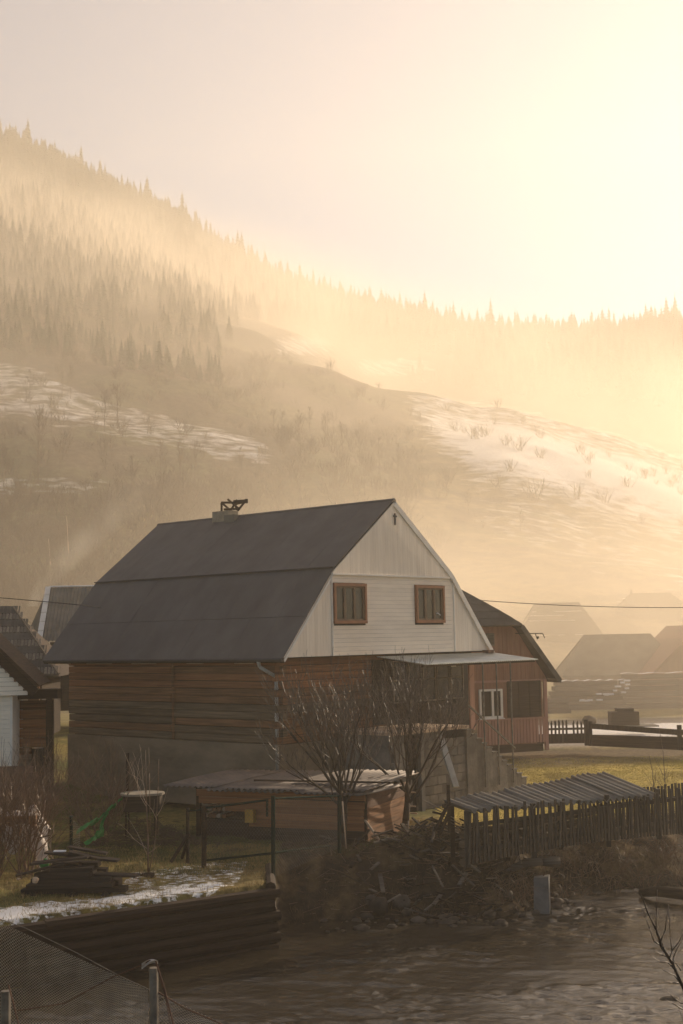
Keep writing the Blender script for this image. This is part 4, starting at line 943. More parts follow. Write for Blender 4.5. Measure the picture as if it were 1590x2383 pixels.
for i in range(4):     # broken sheets and boards sticking out at the left end
    a = at(985+i*14, 1862+i*14, 30.2); b = a+Vector((.55, .05, -.28)); piece('loose_board', plank_old, a-LR.location, b-LR.location, .09, .02, LR)
TR_ = thing('broken_trestle', 'broken dark trestle leaning at the left end of the bank fence', 'trestle', tuple(at(1020, 1960, 29.8)))
for a, b in (((1043, 1826, 29.9), (1046, 1935, 29.9)), ((1046, 1865, 29.9), (1012, 1935, 29.7)), ((1046, 1890, 30), (1022, 1945, 29.8)), ((1008, 1890, 29.8), (1034, 1896, 29.9)), ((1004, 1905, 29.8), (1030, 1915, 29.9)), ((1010, 1925, 29.8), (1026, 1929, 29.8))):
    piece('bar', log_dark, rel(at(*a), TR_), rel(at(*b), TR_), .07, .05, TR_)

# ================================================================== debris pile of planks on the bank
DP = thing('debris_pile', 'heap of broken boards and branches spilling down the bank below the fruit trees', 'debris pile', (2.0, 31.6, 1.0))
rd = random.Random(21)
for k in range(190):
    x = rd.gauss(2.05, .85); y = rd.uniform(30.0, 32.9); z = gz1(x, y)+rd.uniform(.03, .16)
    L_ = rd.uniform(.18, .75); a = rd.uniform(0, math.pi); el = rd.uniform(-.5, .6)
    if x < -.6 or x > 4.3: continue
    dv = Vector((math.cos(a)*math.cos(el), math.sin(a)*math.cos(el)*.6, math.sin(el)))*L_/2
    c = Vector((x, y, z+abs(dv.z)*.7))
    piece('broken_board', rd.choice([plank_old, plank_dark, plank_dark, plank_dark, log_dark]), c-dv-DP.location, c+dv-DP.location, rd.uniform(.025, .10), rd.uniform(.02, .04), DP, kind=rd.choice(['box', 'box', 'log']))
for a, b, w_ in (((1027, 1985, 30.6), (1062, 1945+40, 30.9), .12), ((1052, 2012, 30.2), (1105, 2062, 29.9), .06), ((1006, 2015, 30.3), (1032, 2065, 29.9), .04), ((1068, 2060, 29.9), (1086, 2030, 30.1), .1), ((1090, 2010, 30.3), (1118, 2030, 30.2), .09)): piece('broken_board', plank_old, rel(at(*a), DP), rel(at(*b), DP), w_, .03, DP)
# concrete block standing in the shallows, driftwood, log
CB = thing('concrete_block', 'pale upright concrete block standing at the water edge', 'concrete block', tuple(at(1262, 2112, 30.6)), R(-12))
o = MB(); o.add([(-.19, -.12, -.35), (.17, -.12, -.35), (.18, .18, -.35), (-.18, .18, -.35), (-.16, -.12, .66), (.17, -.12, .70), (.18, .18, .70), (-.16, .18, .66)], [(0, 1, 5, 4), (1, 2, 6, 5), (2, 3, 7, 6), (3, 0, 4, 7), (4, 5, 6, 7), (3, 2, 1, 0)]); o.build('block', concrete, CB)
MB().tube((.05, .02, .68), (.09, .02, .80), .012, n=5).build('rebar', rust, CB)
DW = thing('driftwood_log', 'weathered driftwood log lying above the concrete block', 'driftwood', tuple(at(1240, 2030, 31.3)))
piece_ = MB(); piece_.path([rel(at(1180, 2028, 31.4), DW), rel(at(1215, 2010, 31.2), DW), rel(at(1262, 2003, 31.2), DW), rel(at(1300, 2006, 31.3), DW)], .07, 8, .13); piece_.build('trunk', plank_old, DW, True)
for a, b in (((1215, 2010), (1205, 1992)), ((1255, 2003), (1280, 1985)), ((1185, 2026), (1168, 2036))): MB().tube(rel(at(*a, 31.2), DW), rel(at(*b, 31.3), DW), .03, .012, 6).build('branch_stub', plank_old, DW, True)
o = MB(); o.path([at(1488, 2068, 32.2)+Vector((0, -.2, -.05)), at(1530, 2074, 31.6)+Vector((0, 0, 0)), at(1592, 2080, 31.2)], .10, 9, .14); tag(o.build('river_log', log_dark, None, True), 'dark log lying half in the water at the right edge', 'log')
rock('river_rock', 'dark low rock breaking the surface near the right bottom', tuple(g(1560, 2325, .0)+Vector((0, 0, -.02))), (.42, .24, .14), stone_m, 12)
# shore stones
rs = random.Random(33)
for k in range(70):
    x = rs.uniform(-.6, 5.2); yy = float(np.interp(x, BX, BY))+rs.uniform(-.55, .7); s_ = rs.choice([.07, .09, .12, .16, .2, .28])
    rock('shore_stone', 'wet stone among the shore stones along the waterline below the debris pile', (x, yy, gz1(x, yy)+s_*.12 if gz1(x, yy) > -.08 else .0), (s_*1.3, s_, s_*.8), stone_m, 50+k, 'shore stones below the debris pile', 'stone')
for i, (x_, y_, s_) in enumerate(((880, 2040, .55), (935, 2050, .45), (862, 2070, .35), (1180, 2020, .3))):
    P = at(x_, y_, 30.3+.1*i); rock('boulder', ['large grey boulder in the dark bank left of the debris pile', 'second boulder right of the large grey one on the bank', 'lower boulder just above the shore left of the debris pile', 'small boulder right of the debris pile'][i], (P.x, P.y, gz1(P.x, P.y)+.08), (s_, s_*.8, s_*.8), stone_m, 80+i)
# ================================================================== plants
def grow(b, tb, p, d, L, r, lvl, rd, up=.35, split=(3, 5), minr=.0022):
    """recursive twig builder: thick pieces to b, thin pieces to tb"""
    n = 3; pts = [p]; dd = d.copy()
    for i in range(n):
        dd = (dd+Vector((rd.uniform(-.24, .24), rd.uniform(-.24, .24), up*.2+rd.uniform(-.08, .10)))).normalized(); pts.append(pts[-1]+dd*(L/n))
    r1 = max(minr*.7, r*.62)
    tgt = b if r > .012 else tb
    for i in range(n): tgt.tube(pts[i], pts[i+1], r+(r1-r)*i/n, r+(r1-r)*(i+1)/n, 6 if r > .02 else (4 if r > .008 else 3), False)
    if lvl == 0: return
    k = rd.randint(*split)
    for i in range(k):
        t_ = rd.uniform(.3, 1); j = min(n-1, int(t_*n)); q = pts[j].lerp(pts[j+1], t_*n-j)
        a = rd.uniform(0, 6.283); e1 = dd.cross(Vector((0, 0, 1)) if abs(dd.z) < .95 else Vector((1, 0, 0))).normalized(); e2 = dd.cross(e1)
        sp = rd.uniform(.35, .85); nd = (dd*math.cos(sp)+(e1*math.cos(a)+e2*math.sin(a))*math.sin(sp)); nd.z += up; nd.normalize()
        grow(b, tb, q, nd, L*rd.uniform(.5, .8), max(minr, r1*rd.uniform(.55, .8)), lvl-1, rd, up, split, minr)
    grow(b, tb, pts[-1], dd, L*.72, r1*.9, lvl-1, rd, up, split, minr)
def fruit_tree(label, x, y, h, seed, lean_=0, limbs=7, spread=.75):
    rd = random.Random(seed); z = gz1(x, y)-.08
    t_ = thing('bare_fruit_tree', label, 'tree', (x, y, z), 0, 'bare fruit trees on the bank')
    tr = MB(); tr.path([(0, 0, -.1), (.03, 0, .4), (.05+lean_*.3, 0, .85), (.03+lean_*.6, 0, 1.3)], .10, 8, .065); tr.build('trunk', bark, t_, True)
    top = Vector((.03+lean_*.6, 0, 1.26)); br = MB(); tw = MB()
    for i in range(limbs):
        a = i*6.283/limbs+rd.uniform(-.4, .4); sp = rd.uniform(.25, spread)
        d = Vector((math.cos(a)*math.sin(sp), math.sin(a)*math.sin(sp), math.cos(sp)))
        grow(br, tw, top-Vector((0, 0, rd.uniform(0, .5))), d, h*.275, .042*rd.uniform(.8, 1.1), 4, rd, up=.42, split=(2, 3), minr=.0052)
    br.build('branch', bark, t_, True); tw.build('twig', twigm, t_)
    return t_
T1 = g(797, 1960, 1.3); T2 = g(942, 1925, 1.35)
fruit_tree('left bare fruit tree with many upright twigs, standing at the woodshed corner', T1.x, T1.y, 4.9, 4, .05, 10, 1.0)
fruit_tree('right bare fruit tree on the sunlit dry grass, before the terrace wall', T2.x, T2.y, 4.9, 11, .12, 9, 1.05)
# shrubs at left
def shrub(label, x, y, h, n, seed, spread=.45, m=None, lv=2, group='bare shrubs on the left bank'):
    rd = random.Random(seed); z = gz1(x, y)-.03
    t_ = thing('bare_shrub', label, 'shrub', (x, y, z), 0, group); st = MB(); tw = MB()
    for i in range(n):
        a = rd.uniform(0, 6.283); sp = abs(rd.gauss(0, spread)); d = Vector((math.cos(a)*math.sin(sp), math.sin(a)*math.sin(sp), math.cos(sp)))
        b0 = Vector((rd.gauss(0, .12), rd.gauss(0, .12), 0)); grow(st, tw, b0, d, h*rd.uniform(.35, .6), rd.uniform(.010, .022), lv, rd, up=.22, split=(3, 5), minr=.0048)
    st.build('stem', m or shrub_m, t_); tw.build('twig', m or shrub_m, t_); return t_
shrub('densest bare shrub at the left picture edge, hiding the wrapped bundle', -7.55, 28.9, 2.3, 15, 1, .3)
shrub('bare shrub with thick forked stems, right of the densest one', -6.95, 29.3, 2.7, 17, 2, .5)
shrub('thin wide bare shrub nearest the log house foundation', -6.2, 33.5, 2.4, 18, 3, .6)
shrub('bare shrub in front of the brown shingle screen', -7.6, 33.8, 2.4, 20, 5, .5)
shrub('low reddish shrub at the very left edge below the white house wall', -8.1, 28.4, 1.6, 24, 6, .4)
# sapling on the bank
SP = g(345, 2033, 1.25); t_ = thing('sapling', 'slender bare sapling standing alone on the snowy bank', 'tree', (SP.x, SP.y, gz1(SP.x, SP.y)-.04), 0)
rd = random.Random(2); st = MB(); tw = MB(); st.path([(0, 0, 0), (.0, 0, .9), (-.03, 0, 1.6), (-.04, 0, 2.7)], .022, 6, .006); st.path([(.02, 0, .1), (.16, 0, .8), (.22, .05, 1.9), (.24, .05, 2.5)], .014, 5, .004); st.path([(.05, 0, 1.0), (.04, 0, 2.2), (.03, 0, 2.75)], .010, 4, .003)
st.build('stem', shrub_m, t_, True)
for p_, d_, l_ in (((-.03, 0, 1.55), (-.55, 0, .8), .85), ((-.03, 0, 1.5), (-.6, .1, .6), .7), ((-.03, 0, 1.65), (-.35, 0, .9), .7), ((-.03, 0, 1.75), (-.3, -.1, .95), .6), ((0, 0, .6), (-.7, 0, .55), .6), ((0, 0, .45), (-.5, .1, .7), .55), ((.2, 0, 1.2), (-.5, 0, .9), .4), ((.2, 0, 1.3), (.5, 0, .8), .4), ((0, 0, .5), (.6, 0, .4), .2)): grow(tw, tw, Vector(p_), Vector(d_).normalized(), l_, .007, 1, rd, up=.2, split=(1, 1), minr=.003)
tw.build('twig', pale_m, t_)
tag(rock('soil_mound', '', (SP.x, SP.y-.05, gz1(SP.x, SP.y)), (.42, .3, .16), log_dark, 5), 'dark earth mound around the foot of the lone sapling', 'mound')
# thin saplings behind the right fence
for i, (x_, yb, yt, lb) in enumerate(((1432+114, 1815, 1693, 'tall thin sapling rising above the right picket fence'), (1519, 1812, 1755, 'small twiggy sapling left of the tall thin one behind the right fence'))):
    P = at(x_, yb, 36.5); hgt = at(x_, yt, 36.5).z-gz1(P.x, P.y); t_ = thing('thin_sapling', lb, 'tree', (P.x, P.y, gz1(P.x, P.y)), 0)
    rd = random.Random(70+i); st = MB(); tw = MB(); st.path([(0, 0, -.05), (.02, 0, hgt*.4), (-.0, 0, hgt*.75), (-.08, 0, hgt)], .014, 5, .004); st.build('stem', twigm, t_)
    for k in range(9): grow(tw, tw, Vector((0, 0, hgt*rd.uniform(.2, .5))), Vector((rd.uniform(-.8, .8), rd.uniform(-.4, .4), .8)).normalized(), .32, .005, 1, rd, up=.2, split=(1, 2), minr=.002)
    tw.build('twig', twigm, t_)
# foreground bare twig at the bottom right
t_ = thing('foreground_shrub', 'bare branching shrub close to the camera at the bottom right', 'shrub', tuple(at(1640, 2520, 7)), 0)
def seg(b, pts, r0, r1, D=7.0):
    b.path([rel(at(x, y, D+(.0 if len(q) < 1 else 0)), t_) for (x, y), q in ((p, ()) for p in pts)], r0, 5, r1)
st = MB(); tw = MB()
seg(st, [(1640, 2520), (1608, 2350), (1592, 2302), (1567, 2246), (1539, 2202), (1527, 2163), (1508, 2125), (1497, 2095), (1490, 2077)], .011, .0022)
for pts in ([(1539, 2202), (1522, 2190), (1512, 2160), (1503, 2135), (1494, 2108)], [(1527, 2163), (1528, 2120), (1530, 2070)], [(1537, 2193), (1548, 2165), (1556, 2105)], [(1558, 2232), (1564, 2212), (1560, 2180), (1556, 2105)], [(1564, 2212), (1580, 2192), (1600, 2150)], [(1559, 2230), (1545, 2205), (1532, 2172)], [(1567, 2246), (1567, 2228), (1577, 2205), (1600, 2165)],
            [(1575, 2262), (1555, 2240), (1535, 2238), (1508, 2219)], [(1555, 2228), (1540, 2222), (1520, 2210)], [(1585, 2290), (1570, 2270), (1543, 2258)], [(1580, 2288), (1565, 2287), (1545, 2285)], [(1606, 2340), (1585, 2335), (1567, 2320), (1549, 2301)], [(1590, 2350), (1566, 2335), (1548, 2325)], [(1600, 2400), (1580, 2345)], [(1585, 2258), (1575, 2243), (1571, 2238)]):
    seg(tw, pts, .0042, .0014)
st.build('stem', bark, t_, True); tw.build('twig', twigm, t_, True)
# brambles on the right bank: arching canes
rd = random.Random(12)
for i in range(24):
    x = rd.uniform(3.3, 8.2); y = float(np.interp(x, BX, BY))+rd.uniform(.3, 1.6); z = gz1(x, y); t_ = MB()
    for k in range(16):
        a = rd.uniform(0, 6.283); Lc = rd.uniform(.35, .95); hc2 = rd.uniform(.18, .5); q0 = Vector((x+rd.gauss(0, .18), y+rd.gauss(0, .15), z-.04)); pts = [q0+Vector((math.cos(a)*Lc*u_, math.sin(a)*Lc*u_*.7, hc2*4*u_*(1-u_*.75))) for u_ in (0, .2, .4, .6, .8, 1)]
        t_.path(pts, rd.uniform(.004, .008), 3, .002)
    tag(t_.build('bramble_clump', shrub_m, None), 'tangled brown bramble canes arching over the right river bank', 'bramble', 'bramble clumps on the right bank')

# fine twig litter on the bank
rd = random.Random(77); b = MB()
for k in range(1500):
    x = rd.uniform(-1.4, 7.5); y = float(np.interp(x, BX, BY))+rd.uniform(-.2, 3.4)
    if rd.random() > .35+.65*math.exp(-((x-2)/1.6)**2): continue
    z = gz1(x, y)+.02; a = rd.uniform(0, 6.28); L_ = rd.uniform(.12, .5); e_ = rd.uniform(-.1, .5)*L_
    b.tube((x, y, z), (x+L_*math.cos(a), y+L_*math.sin(a)*.7, z+abs(e_)), .009, .004, 3, False)
tag(b.build('twig_litter', shrub_m), 'thin broken twigs strewn over the river bank', None, kind='stuff')
# ---- grass blades as single triangles
def blades(name, label, xy, hgt, wid, m, lean_=.5, seed=0):
    r_ = np.random.default_rng(seed); n = len(xy); z = gz(xy[:, 0], xy[:, 1]); a = r_.uniform(0, 6.28, n); h = hgt*r_.uniform(.4, 1.2, n)
    la = r_.uniform(0, 6.28, n); ll = h*lean_*r_.uniform(0, 1, n); w_ = wid*r_.uniform(.6, 1.3, n)
    V = np.zeros((n, 3, 3)); V[:, 0] = np.c_[xy[:, 0]-np.cos(a)*w_, xy[:, 1]-np.sin(a)*w_, z-.01]; V[:, 1] = np.c_[xy[:, 0]+np.cos(a)*w_, xy[:, 1]+np.sin(a)*w_, z-.01]
    V[:, 2] = np.c_[xy[:, 0]+np.cos(la)*ll, xy[:, 1]+np.sin(la)*ll, z+h]
    return tag(npmesh(name, V.reshape(-1, 3), np.arange(n*3).reshape(-1, 3), m, False), label, kind='stuff')
green_b = mat('grass_green', (.11, .12, .035), (.07, .075, .025), .8, rnd=.0, rough=.6); dry_b = mat('grass_dry', (.46, .32, .12), (.24, .16, .065), .9, rough=.6); lawn_b = mat('grass_lawn', (.50, .41, .10), (.34, .26, .07), .5, rough=.6)  # lawn blades lightened to carry the sunlit glow
def scat(n, x0, x1, y0, y1, f, seed):
    r_ = np.random.default_rng(seed); xy = np.c_[r_.uniform(x0, x1, n), r_.uniform(y0, y1, n)]; p = f(xy[:, 0], xy[:, 1]); return xy[r_.random(n) < p]
def dd_(x, y): return (y-np.interp(x, BX, BY))*.85
xy = scat(60000, -9, -1.75, 23, 33, lambda x, y: (dd_(x, y) > .05)*np.where(dd_(x, y) < 1.9, .25+.75*sstep(.5, .66, fbm(x*1.5, y*1.5, 3, 6)), .55)*(1-.6*np.exp(-((dd_(x, y)-.7)/.5)**2)), 1)
blades('dry_grass', 'short dry grass on the snowy bank', xy[: 40000], .085, .005, dry_b, .9, 1)
xy = scat(9000, -9, -1.7, 23, 30, lambda x, y: np.exp(-((dd_(x, y)-.12)/.10)**2), 2)
blades('edge_grass', 'dry grass hanging over the top log of the crib wall', xy, .13, .006, dry_b, 1.6, 2)
xy = scat(60000, -7, 2.4, 29, 36.5, lambda x, y: (dd_(x, y) > 2.)*.9*sstep(.3, .5, fbm(x, y, 3, 61)), 3)
blades('garden_grass', 'green garden grass between the bank and the log house', xy, .07, .005, green_b, .8, 3)
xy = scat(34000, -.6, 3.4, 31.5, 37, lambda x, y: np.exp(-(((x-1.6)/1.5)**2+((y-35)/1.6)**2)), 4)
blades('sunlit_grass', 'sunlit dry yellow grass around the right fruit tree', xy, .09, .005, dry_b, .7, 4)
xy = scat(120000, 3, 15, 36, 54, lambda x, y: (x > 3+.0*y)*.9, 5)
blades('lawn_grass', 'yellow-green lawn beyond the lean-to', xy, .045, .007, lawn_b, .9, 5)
xy = scat(36000, -1.3, 9, 29, 34.5, lambda x, y: (dd_(x, y) > .1)*(dd_(x, y) < 4)*(.15+.85*sstep(.45, .6, fbm(x*2, y*2, 3, 66))), 6)
blades('bank_grass', 'dry tangled grass and litter on the river bank', xy, .14, .005, dry_b if False else mat('grass_bank', (.16, .11, .06), (.07, .055, .03), 1.5), 1.3, 6)

# ================================================================== hillside forest
def spruce_mesh(name, seed, tiers=11, n=9):
    rd = random.Random(seed); b = MB(); h = 1.0
    b.tube((0, 0, -.05), (0, 0, .3), .014, .01, 5, False)
    for k in range(tiers):
        t_ = k/(tiers-1); zb = .10+.84*t_**.92; zt = zb+.13*(1-t_*.5); r_ = (.175*(1-t_)**.8+.012)*rd.uniform(.85, 1.12)
        vs = [(0, 0, min(zt, 1.0))]; m_ = n*2 if t_ < .6 else n
        off = rd.uniform(0, 6.28)
        for i in range(m_):
            a = off+6.283*i/m_; q = r_*(1 if i % 2 == 0 else .52)*rd.uniform(.78, 1.15); vs.append((q*math.cos(a), q*math.sin(a), zb-(.045*(1-t_) if i % 2 == 0 else 0)))
        b.add(vs, [(0, i+1, (i+1) % m_+1) for i in range(m_)])
    b.tube((0, 0, .94), (0, 0, 1.03), .006, .001, 3, False)
    return b
SPM = [spruce_mesh('s', s) for s in range(6)]; SPME = [b.mesh('spruce', spruce_m) for b in SPM]
rn = np.random.default_rng(5)
def hill_at(T_, D_): return T_*D_, D_, hillz(T_, D_)
cand = []
def forest_ok(px_, py_, D_):
    n_ = vnoise(px_/45., py_/28., 8)
    s0_ = snowmask(np.array([px_]), np.array([py_]))[0]
    if s0_ > .12: return False
    if D_ > 345:
        return not (px_ > 470 and D_ < 345+min(95, (px_-470)*.45))
    # patches of spruces on the nearer slope
    up = np.interp(px_, [0, 80, 150, 250, 400, 580, 700], [835, 850, 880, 925, 960, 1000, 1050])
    if px_ < 560: return py_ < up-4 and (px_ < 420 or rn.random() < (560-px_)/140)
    if px_ < 1040:
        s = snowmask(np.array([px_]), np.array([py_]))[0]
        return False and py_ < np.interp(px_, [620, 800, 900, 1040], [1040, 900, 895, 900])
    return False
N_ = 9000
Tq = rn.uniform(-.33, .33, N_); Dq = np.sqrt(rn.uniform(285**2, 640**2, N_))
Xq, Yq, Zq = hill_at(Tq, Dq); pxq, pyq = pix(Xq, Yq, Zq)
for i in range(N_):
    if forest_ok(pxq[i], pyq[i], Dq[i]): cand.append((Tq[i], Dq[i]))
# a denser row along the skyline, where single tops show
NS_ = len(cand)
for i in range(230): cand.append((rn.uniform(-.33, .33), rn.uniform(614, 642)))
trees = []
for ci, (t_, D_) in enumerate(cand):
    x, y, z = t_*D_, D_, float(hillz(np.array([t_]), np.array([D_]))[0]); h = float(rn.uniform(7.5, 12.5)*float(np.interp(D_, [285, 420, 600], [.55, .72, 1.]))*(1.25 if rn.random() < .12 else 1))*(1.35 if ci >= NS_ else 1)

    trees.append((x, y, z, h))
# chosen tall skyline trees
for (px_, D_, h) in ((345, 636, 19), (570, 636, 19), (625, 634, 16), (765, 630, 16), (1070, 628, 17), (1158, 624, 22), (1220, 626, 15), (285, 636, 14), (30, 636, 15), (1330, 630, 13), (470, 636, 14)):
    t_ = (px_-795)/F; trees.append((t_*D_, D_, float(hillz(np.array([t_]), np.array([D_]))[0]), h))
def vis(tr):  # size in the picture; deep-forest trees below the front row show little
    x, y, z, h = tr; t_ = x/y; s = h/y
    return s*(1.5 if y > 606 else 1)
trees.sort(key=vis, reverse=True)
for i, (x, y, z, h) in enumerate(trees[:300]):
    o = bpy.data.objects.new('spruce_tree', SPME[i % 6]); COL.objects.link(o); o.location = (x, y, z-.3); w_ = h*random.uniform(.85, 1.25)
    o.scale = (w_, w_, h); o.rotation_euler = (0, 0, random.uniform(0, 6.28))
    if y > 606: tag(o, 'hazy spruce on the skyline of the misty hillside', 'tree', 'spruces along the skyline')
    else: tag(o, 'hazy spruce in the forest on the misty hillside slope', 'tree', 'spruces in the hillside forest')
SPL = [np.array(b.v) for b in SPM]
SPF = []
for b in SPM:
    t3 = []
    for f_ in b.f:
        for k in range(1, len(f_)-1): t3.append((f_[0], f_[k], f_[k+1]))
    SPF.append(np.array(t3))
VV, FF, off_ = [], [], 0
for i, (x, y, z, h) in enumerate(trees[300:]):
    v = SPL[i % 6]; a = random.uniform(0, 6.28); w_ = h*random.uniform(.9, 1.3); c_, s_ = math.cos(a), math.sin(a)
    VV.append(np.c_[(v[:, 0]*c_-v[:, 1]*s_)*w_+x, (v[:, 0]*s_+v[:, 1]*c_)*w_+y, v[:, 2]*h+z-.3]); FF.append(SPF[i % 6]+off_); off_ += len(v)
tag(npmesh('spruce_forest', np.concatenate(VV), np.concatenate(FF), spruce_m, False), 'mass of hazy spruce forest covering the hillside', None, kind='stuff')
# bare deciduous trees on the slope
def bare_mesh(name, seed, dense=4, lv=3, up=.3, minr=.0022):
    rd = random.Random(seed); b = MB()
    b.path([(0, 0, -.03), (rd.uniform(-.01, .01), 0, .3), (rd.uniform(-.02, .02), 0, .6), (rd.uniform(-.03, .03), 0, .95)], .011, 4, .002)
    for k in range(dense*4):
        z = rd.uniform(.22, .88); a = rd.uniform(0, 6.283); sp = rd.uniform(.4, .9)
        grow(b, b, Vector((0, 0, z)), Vector((math.cos(a)*math.sin(sp), math.sin(a)*math.sin(sp), math.cos(sp))), .26*(1.15-z), .0045, lv-1, rd, up, (2, 2), minr)
    return b.mesh(name, brush_m)
BM = [bare_mesh('bare_tree', s) for s in range(5)]
def slope_pt(px_, py_, D0, D1):
    """first distance at which the slope reaches that height in this view column"""
    t_ = (px_-795)/(F*.995); Ds = np.linspace(D0, D1, 60); z = hillz(np.full(60, t_), Ds); _, p = pix(t_*Ds, Ds, z); k = int(np.argmin(np.abs(p-py_))); return t_*Ds[k], Ds[k], float(z[k])
bt = [(70, 950, 95), (145, 925, 60), (165, 925, 75), (245, 1010, 105), (275, 1000, 110), (222, 1030, 70), (90, 1120, 160), (420, 1150, 135), (455, 1145, 130), (375, 1110, 85), (140, 1100, 75), (310, 1150, 100), (10, 1150, 120), (640, 1010, 60), (660, 1015, 60), (700, 1030, 75), (725, 1020, 70), (760, 1040, 80), (800, 1060, 80), (840, 1080, 85), (560, 1130, 90), (605, 1120, 80), (40, 1210, 110), (200, 1200, 90), (270, 1195, 80), (885, 1100, 80), (930, 1120, 90), (985, 1160, 80), (1040, 1150, 70), (1090, 1200, 60), (500, 1190, 90), (350, 1200, 80), (120, 1010, 60), (780, 1160, 80), (680, 1150, 90), (1210, 1240, 60)]
rb = random.Random(44)
for i, (px_, py_, hp_) in enumerate(bt):
    x, y, z = slope_pt(px_, py_, 135, 325); o = bpy.data.objects.new('bare_tree', BM[i % 5]); COL.objects.link(o)
    h = hp_/F*y; o.location = (x, y, z); o.scale = (h*1.0, h*1.0, h*1.05); o.rotation_euler = (0, 0, rb.uniform(0, 6.28))
    tag(o, 'tall bare tree standing on the snow-patched lower slope', 'tree', 'bare trees on the lower slope')
    o['label'] = ('%s bare tree %s' % (['tall', 'small', 'slender'][0 if hp_ > 100 else 1 if hp_ < 72 else 2], 'in the left snow meadow above the brush' if px_ < 480 and py_ < 1080 else 'in the brown brush above the left hut roofs' if px_ < 480 else 'behind the ridge of the grey metal roof' if px_ < 620 else 'in the row above the roof ridge' if px_ < 780 else 'above the white gable peak' if px_ < 960 else 'on the pale slope right of the white gable'))
# birches with pale trunks
for i, (px_, py_, hp_, lb) in enumerate(((160, 1290, 85, 'pale birch trunk on the dark lower slope above the corrugated roof'), (118, 1312, 60, 'shorter birch left of the pale one above the barn roofs'))):
    x, y, z = slope_pt(px_, py_, 119, 200); h = hp_/F*y; t_ = thing('birch_tree', lb, 'tree', (x, y, z)); b = MB(); b.path([(0, 0, -.2), (-.1, 0, h*.4), (-.25, 0, h)], .07, 5, .03); b.build('trunk', pale_m, t_)
    tw = MB(); rd = random.Random(i)
    for k in range(12): grow(tw, tw, Vector((-.1, 0, h*rd.uniform(.3, .95))), Vector((rd.uniform(-1, 1), rd.uniform(-1, 1), .8)).normalized(), h*.16, .02, 1, rd, .2, (1, 2), .01)
    tw.build('crown', brush_m, t_)
# brush covering the lower slope: one mass of thin twigs
BV, BFc, o_ = [], [], 0
bl = []
for s in range(4):
    rd = random.Random(100+s); b = MB()
    for k in range(9):
        a = rd.uniform(0, 6.283); sp = rd.uniform(.05, .7); grow(b, b, Vector((rd.uniform(-.15, .15), rd.uniform(-.15, .15), 0)), Vector((math.cos(a)*math.sin(sp), math.sin(a)*math.sin(sp), math.cos(sp))), .5, .012, 1, rd, .25, (3, 4), .006)
    v = np.array(b.v); t3 = []
    for f_ in b.f:
        for k in range(1, len(f_)-1): t3.append((f_[0], f_[k], f_[k+1]))
    bl.append((v, np.array(t3)))
Nb = 5200; Tb = rn.uniform(-.32, .32, Nb); Db = np.sqrt(rn.uniform(122**2, 330**2, Nb)); Xb, Yb, Zb = hill_at(Tb, Db); pb, qb = pix(Xb, Yb, Zb)
sb_m = snowmask(pb, qb); nb_ = fbm(pb/40, qb/25, 3, 55); cnt_ = 0
for i in range(Nb):
    dens = (.95 if pb[i] < 620 and qb[i] > 1120 else .35 if pb[i] < 620 else .55 if pb[i] < 980 and qb[i] > 1000 else .14)
    if sb_m[i] > .25: dens *= .25
    if pb[i] > 1080 and qb[i] > 1230: dens *= .12
    if rn.random() > dens*(.4+1.2*(nb_[i] > .5)) : continue
    v, f_ = bl[i % 4]; h = rn.uniform(1.6, 4.6)*(1.25 if qb[i] > 1150 else .9); a = rn.uniform(0, 6.28); c_, s_ = math.cos(a), math.sin(a)
    BV.append(np.c_[(v[:, 0]*c_-v[:, 1]*s_)*h*1.3+Xb[i], (v[:, 0]*s_+v[:, 1]*c_)*h*1.3+Yb[i], v[:, 2]*h+Zb[i]-.1]); BFc.append(f_+o_); o_ += len(v); cnt_ += 1
print('brush', cnt_, o_)
tag(npmesh('bare_brush', np.concatenate(BV), np.concatenate(BFc), brush_m, False), 'bare brown brush and young trees covering the lower slope', None, kind='stuff')
# smoke drifting from the chimney behind
sm_ = MB(); S0 = Vector((-11.6, 62.5, 8.5)); sm_.box((0, 0, 0), (9, 3.2, 6.5)); so = sm_.build('chimney_smoke', bpy.data.materials.new('smoke')); so.location = (-11.2, 63.0, 11.2)
t = so.data.materials[0]; t.use_nodes = True; t = t.node_tree; t.nodes.clear(); ou = t.nodes.new('ShaderNodeOutputMaterial'); pv = t.nodes.new('ShaderNodeVolumePrincipled'); pv.inputs['Color'].default_value = (.95, .92, .88, 1); pv.inputs['Anisotropy'].default_value = .5
tc = t.nodes.new('ShaderNodeTexCoord'); sx = t.nodes.new('ShaderNodeSeparateXYZ'); t.links.new(tc.outputs['Object'], sx.inputs[0])
def mth(op, a, b=None, c=None):
    n = t.nodes.new('ShaderNodeMath'); n.operation = op
    for i, v in enumerate((a, b, c)):
        if v is None: continue
        if isinstance(v, (int, float)): n.inputs[i].default_value = v
        else: t.links.new(v, n.inputs[i])
    return n.outputs[0]
nz_ = t.nodes.new('ShaderNodeTexNoise'); nz_.inputs['Scale'].default_value = .55; nz_.inputs['Detail'].default_value = 4; nz_.inputs['Distortion'].default_value = .6; t.links.new(tc.outputs['Object'], nz_.inputs['Vector'])
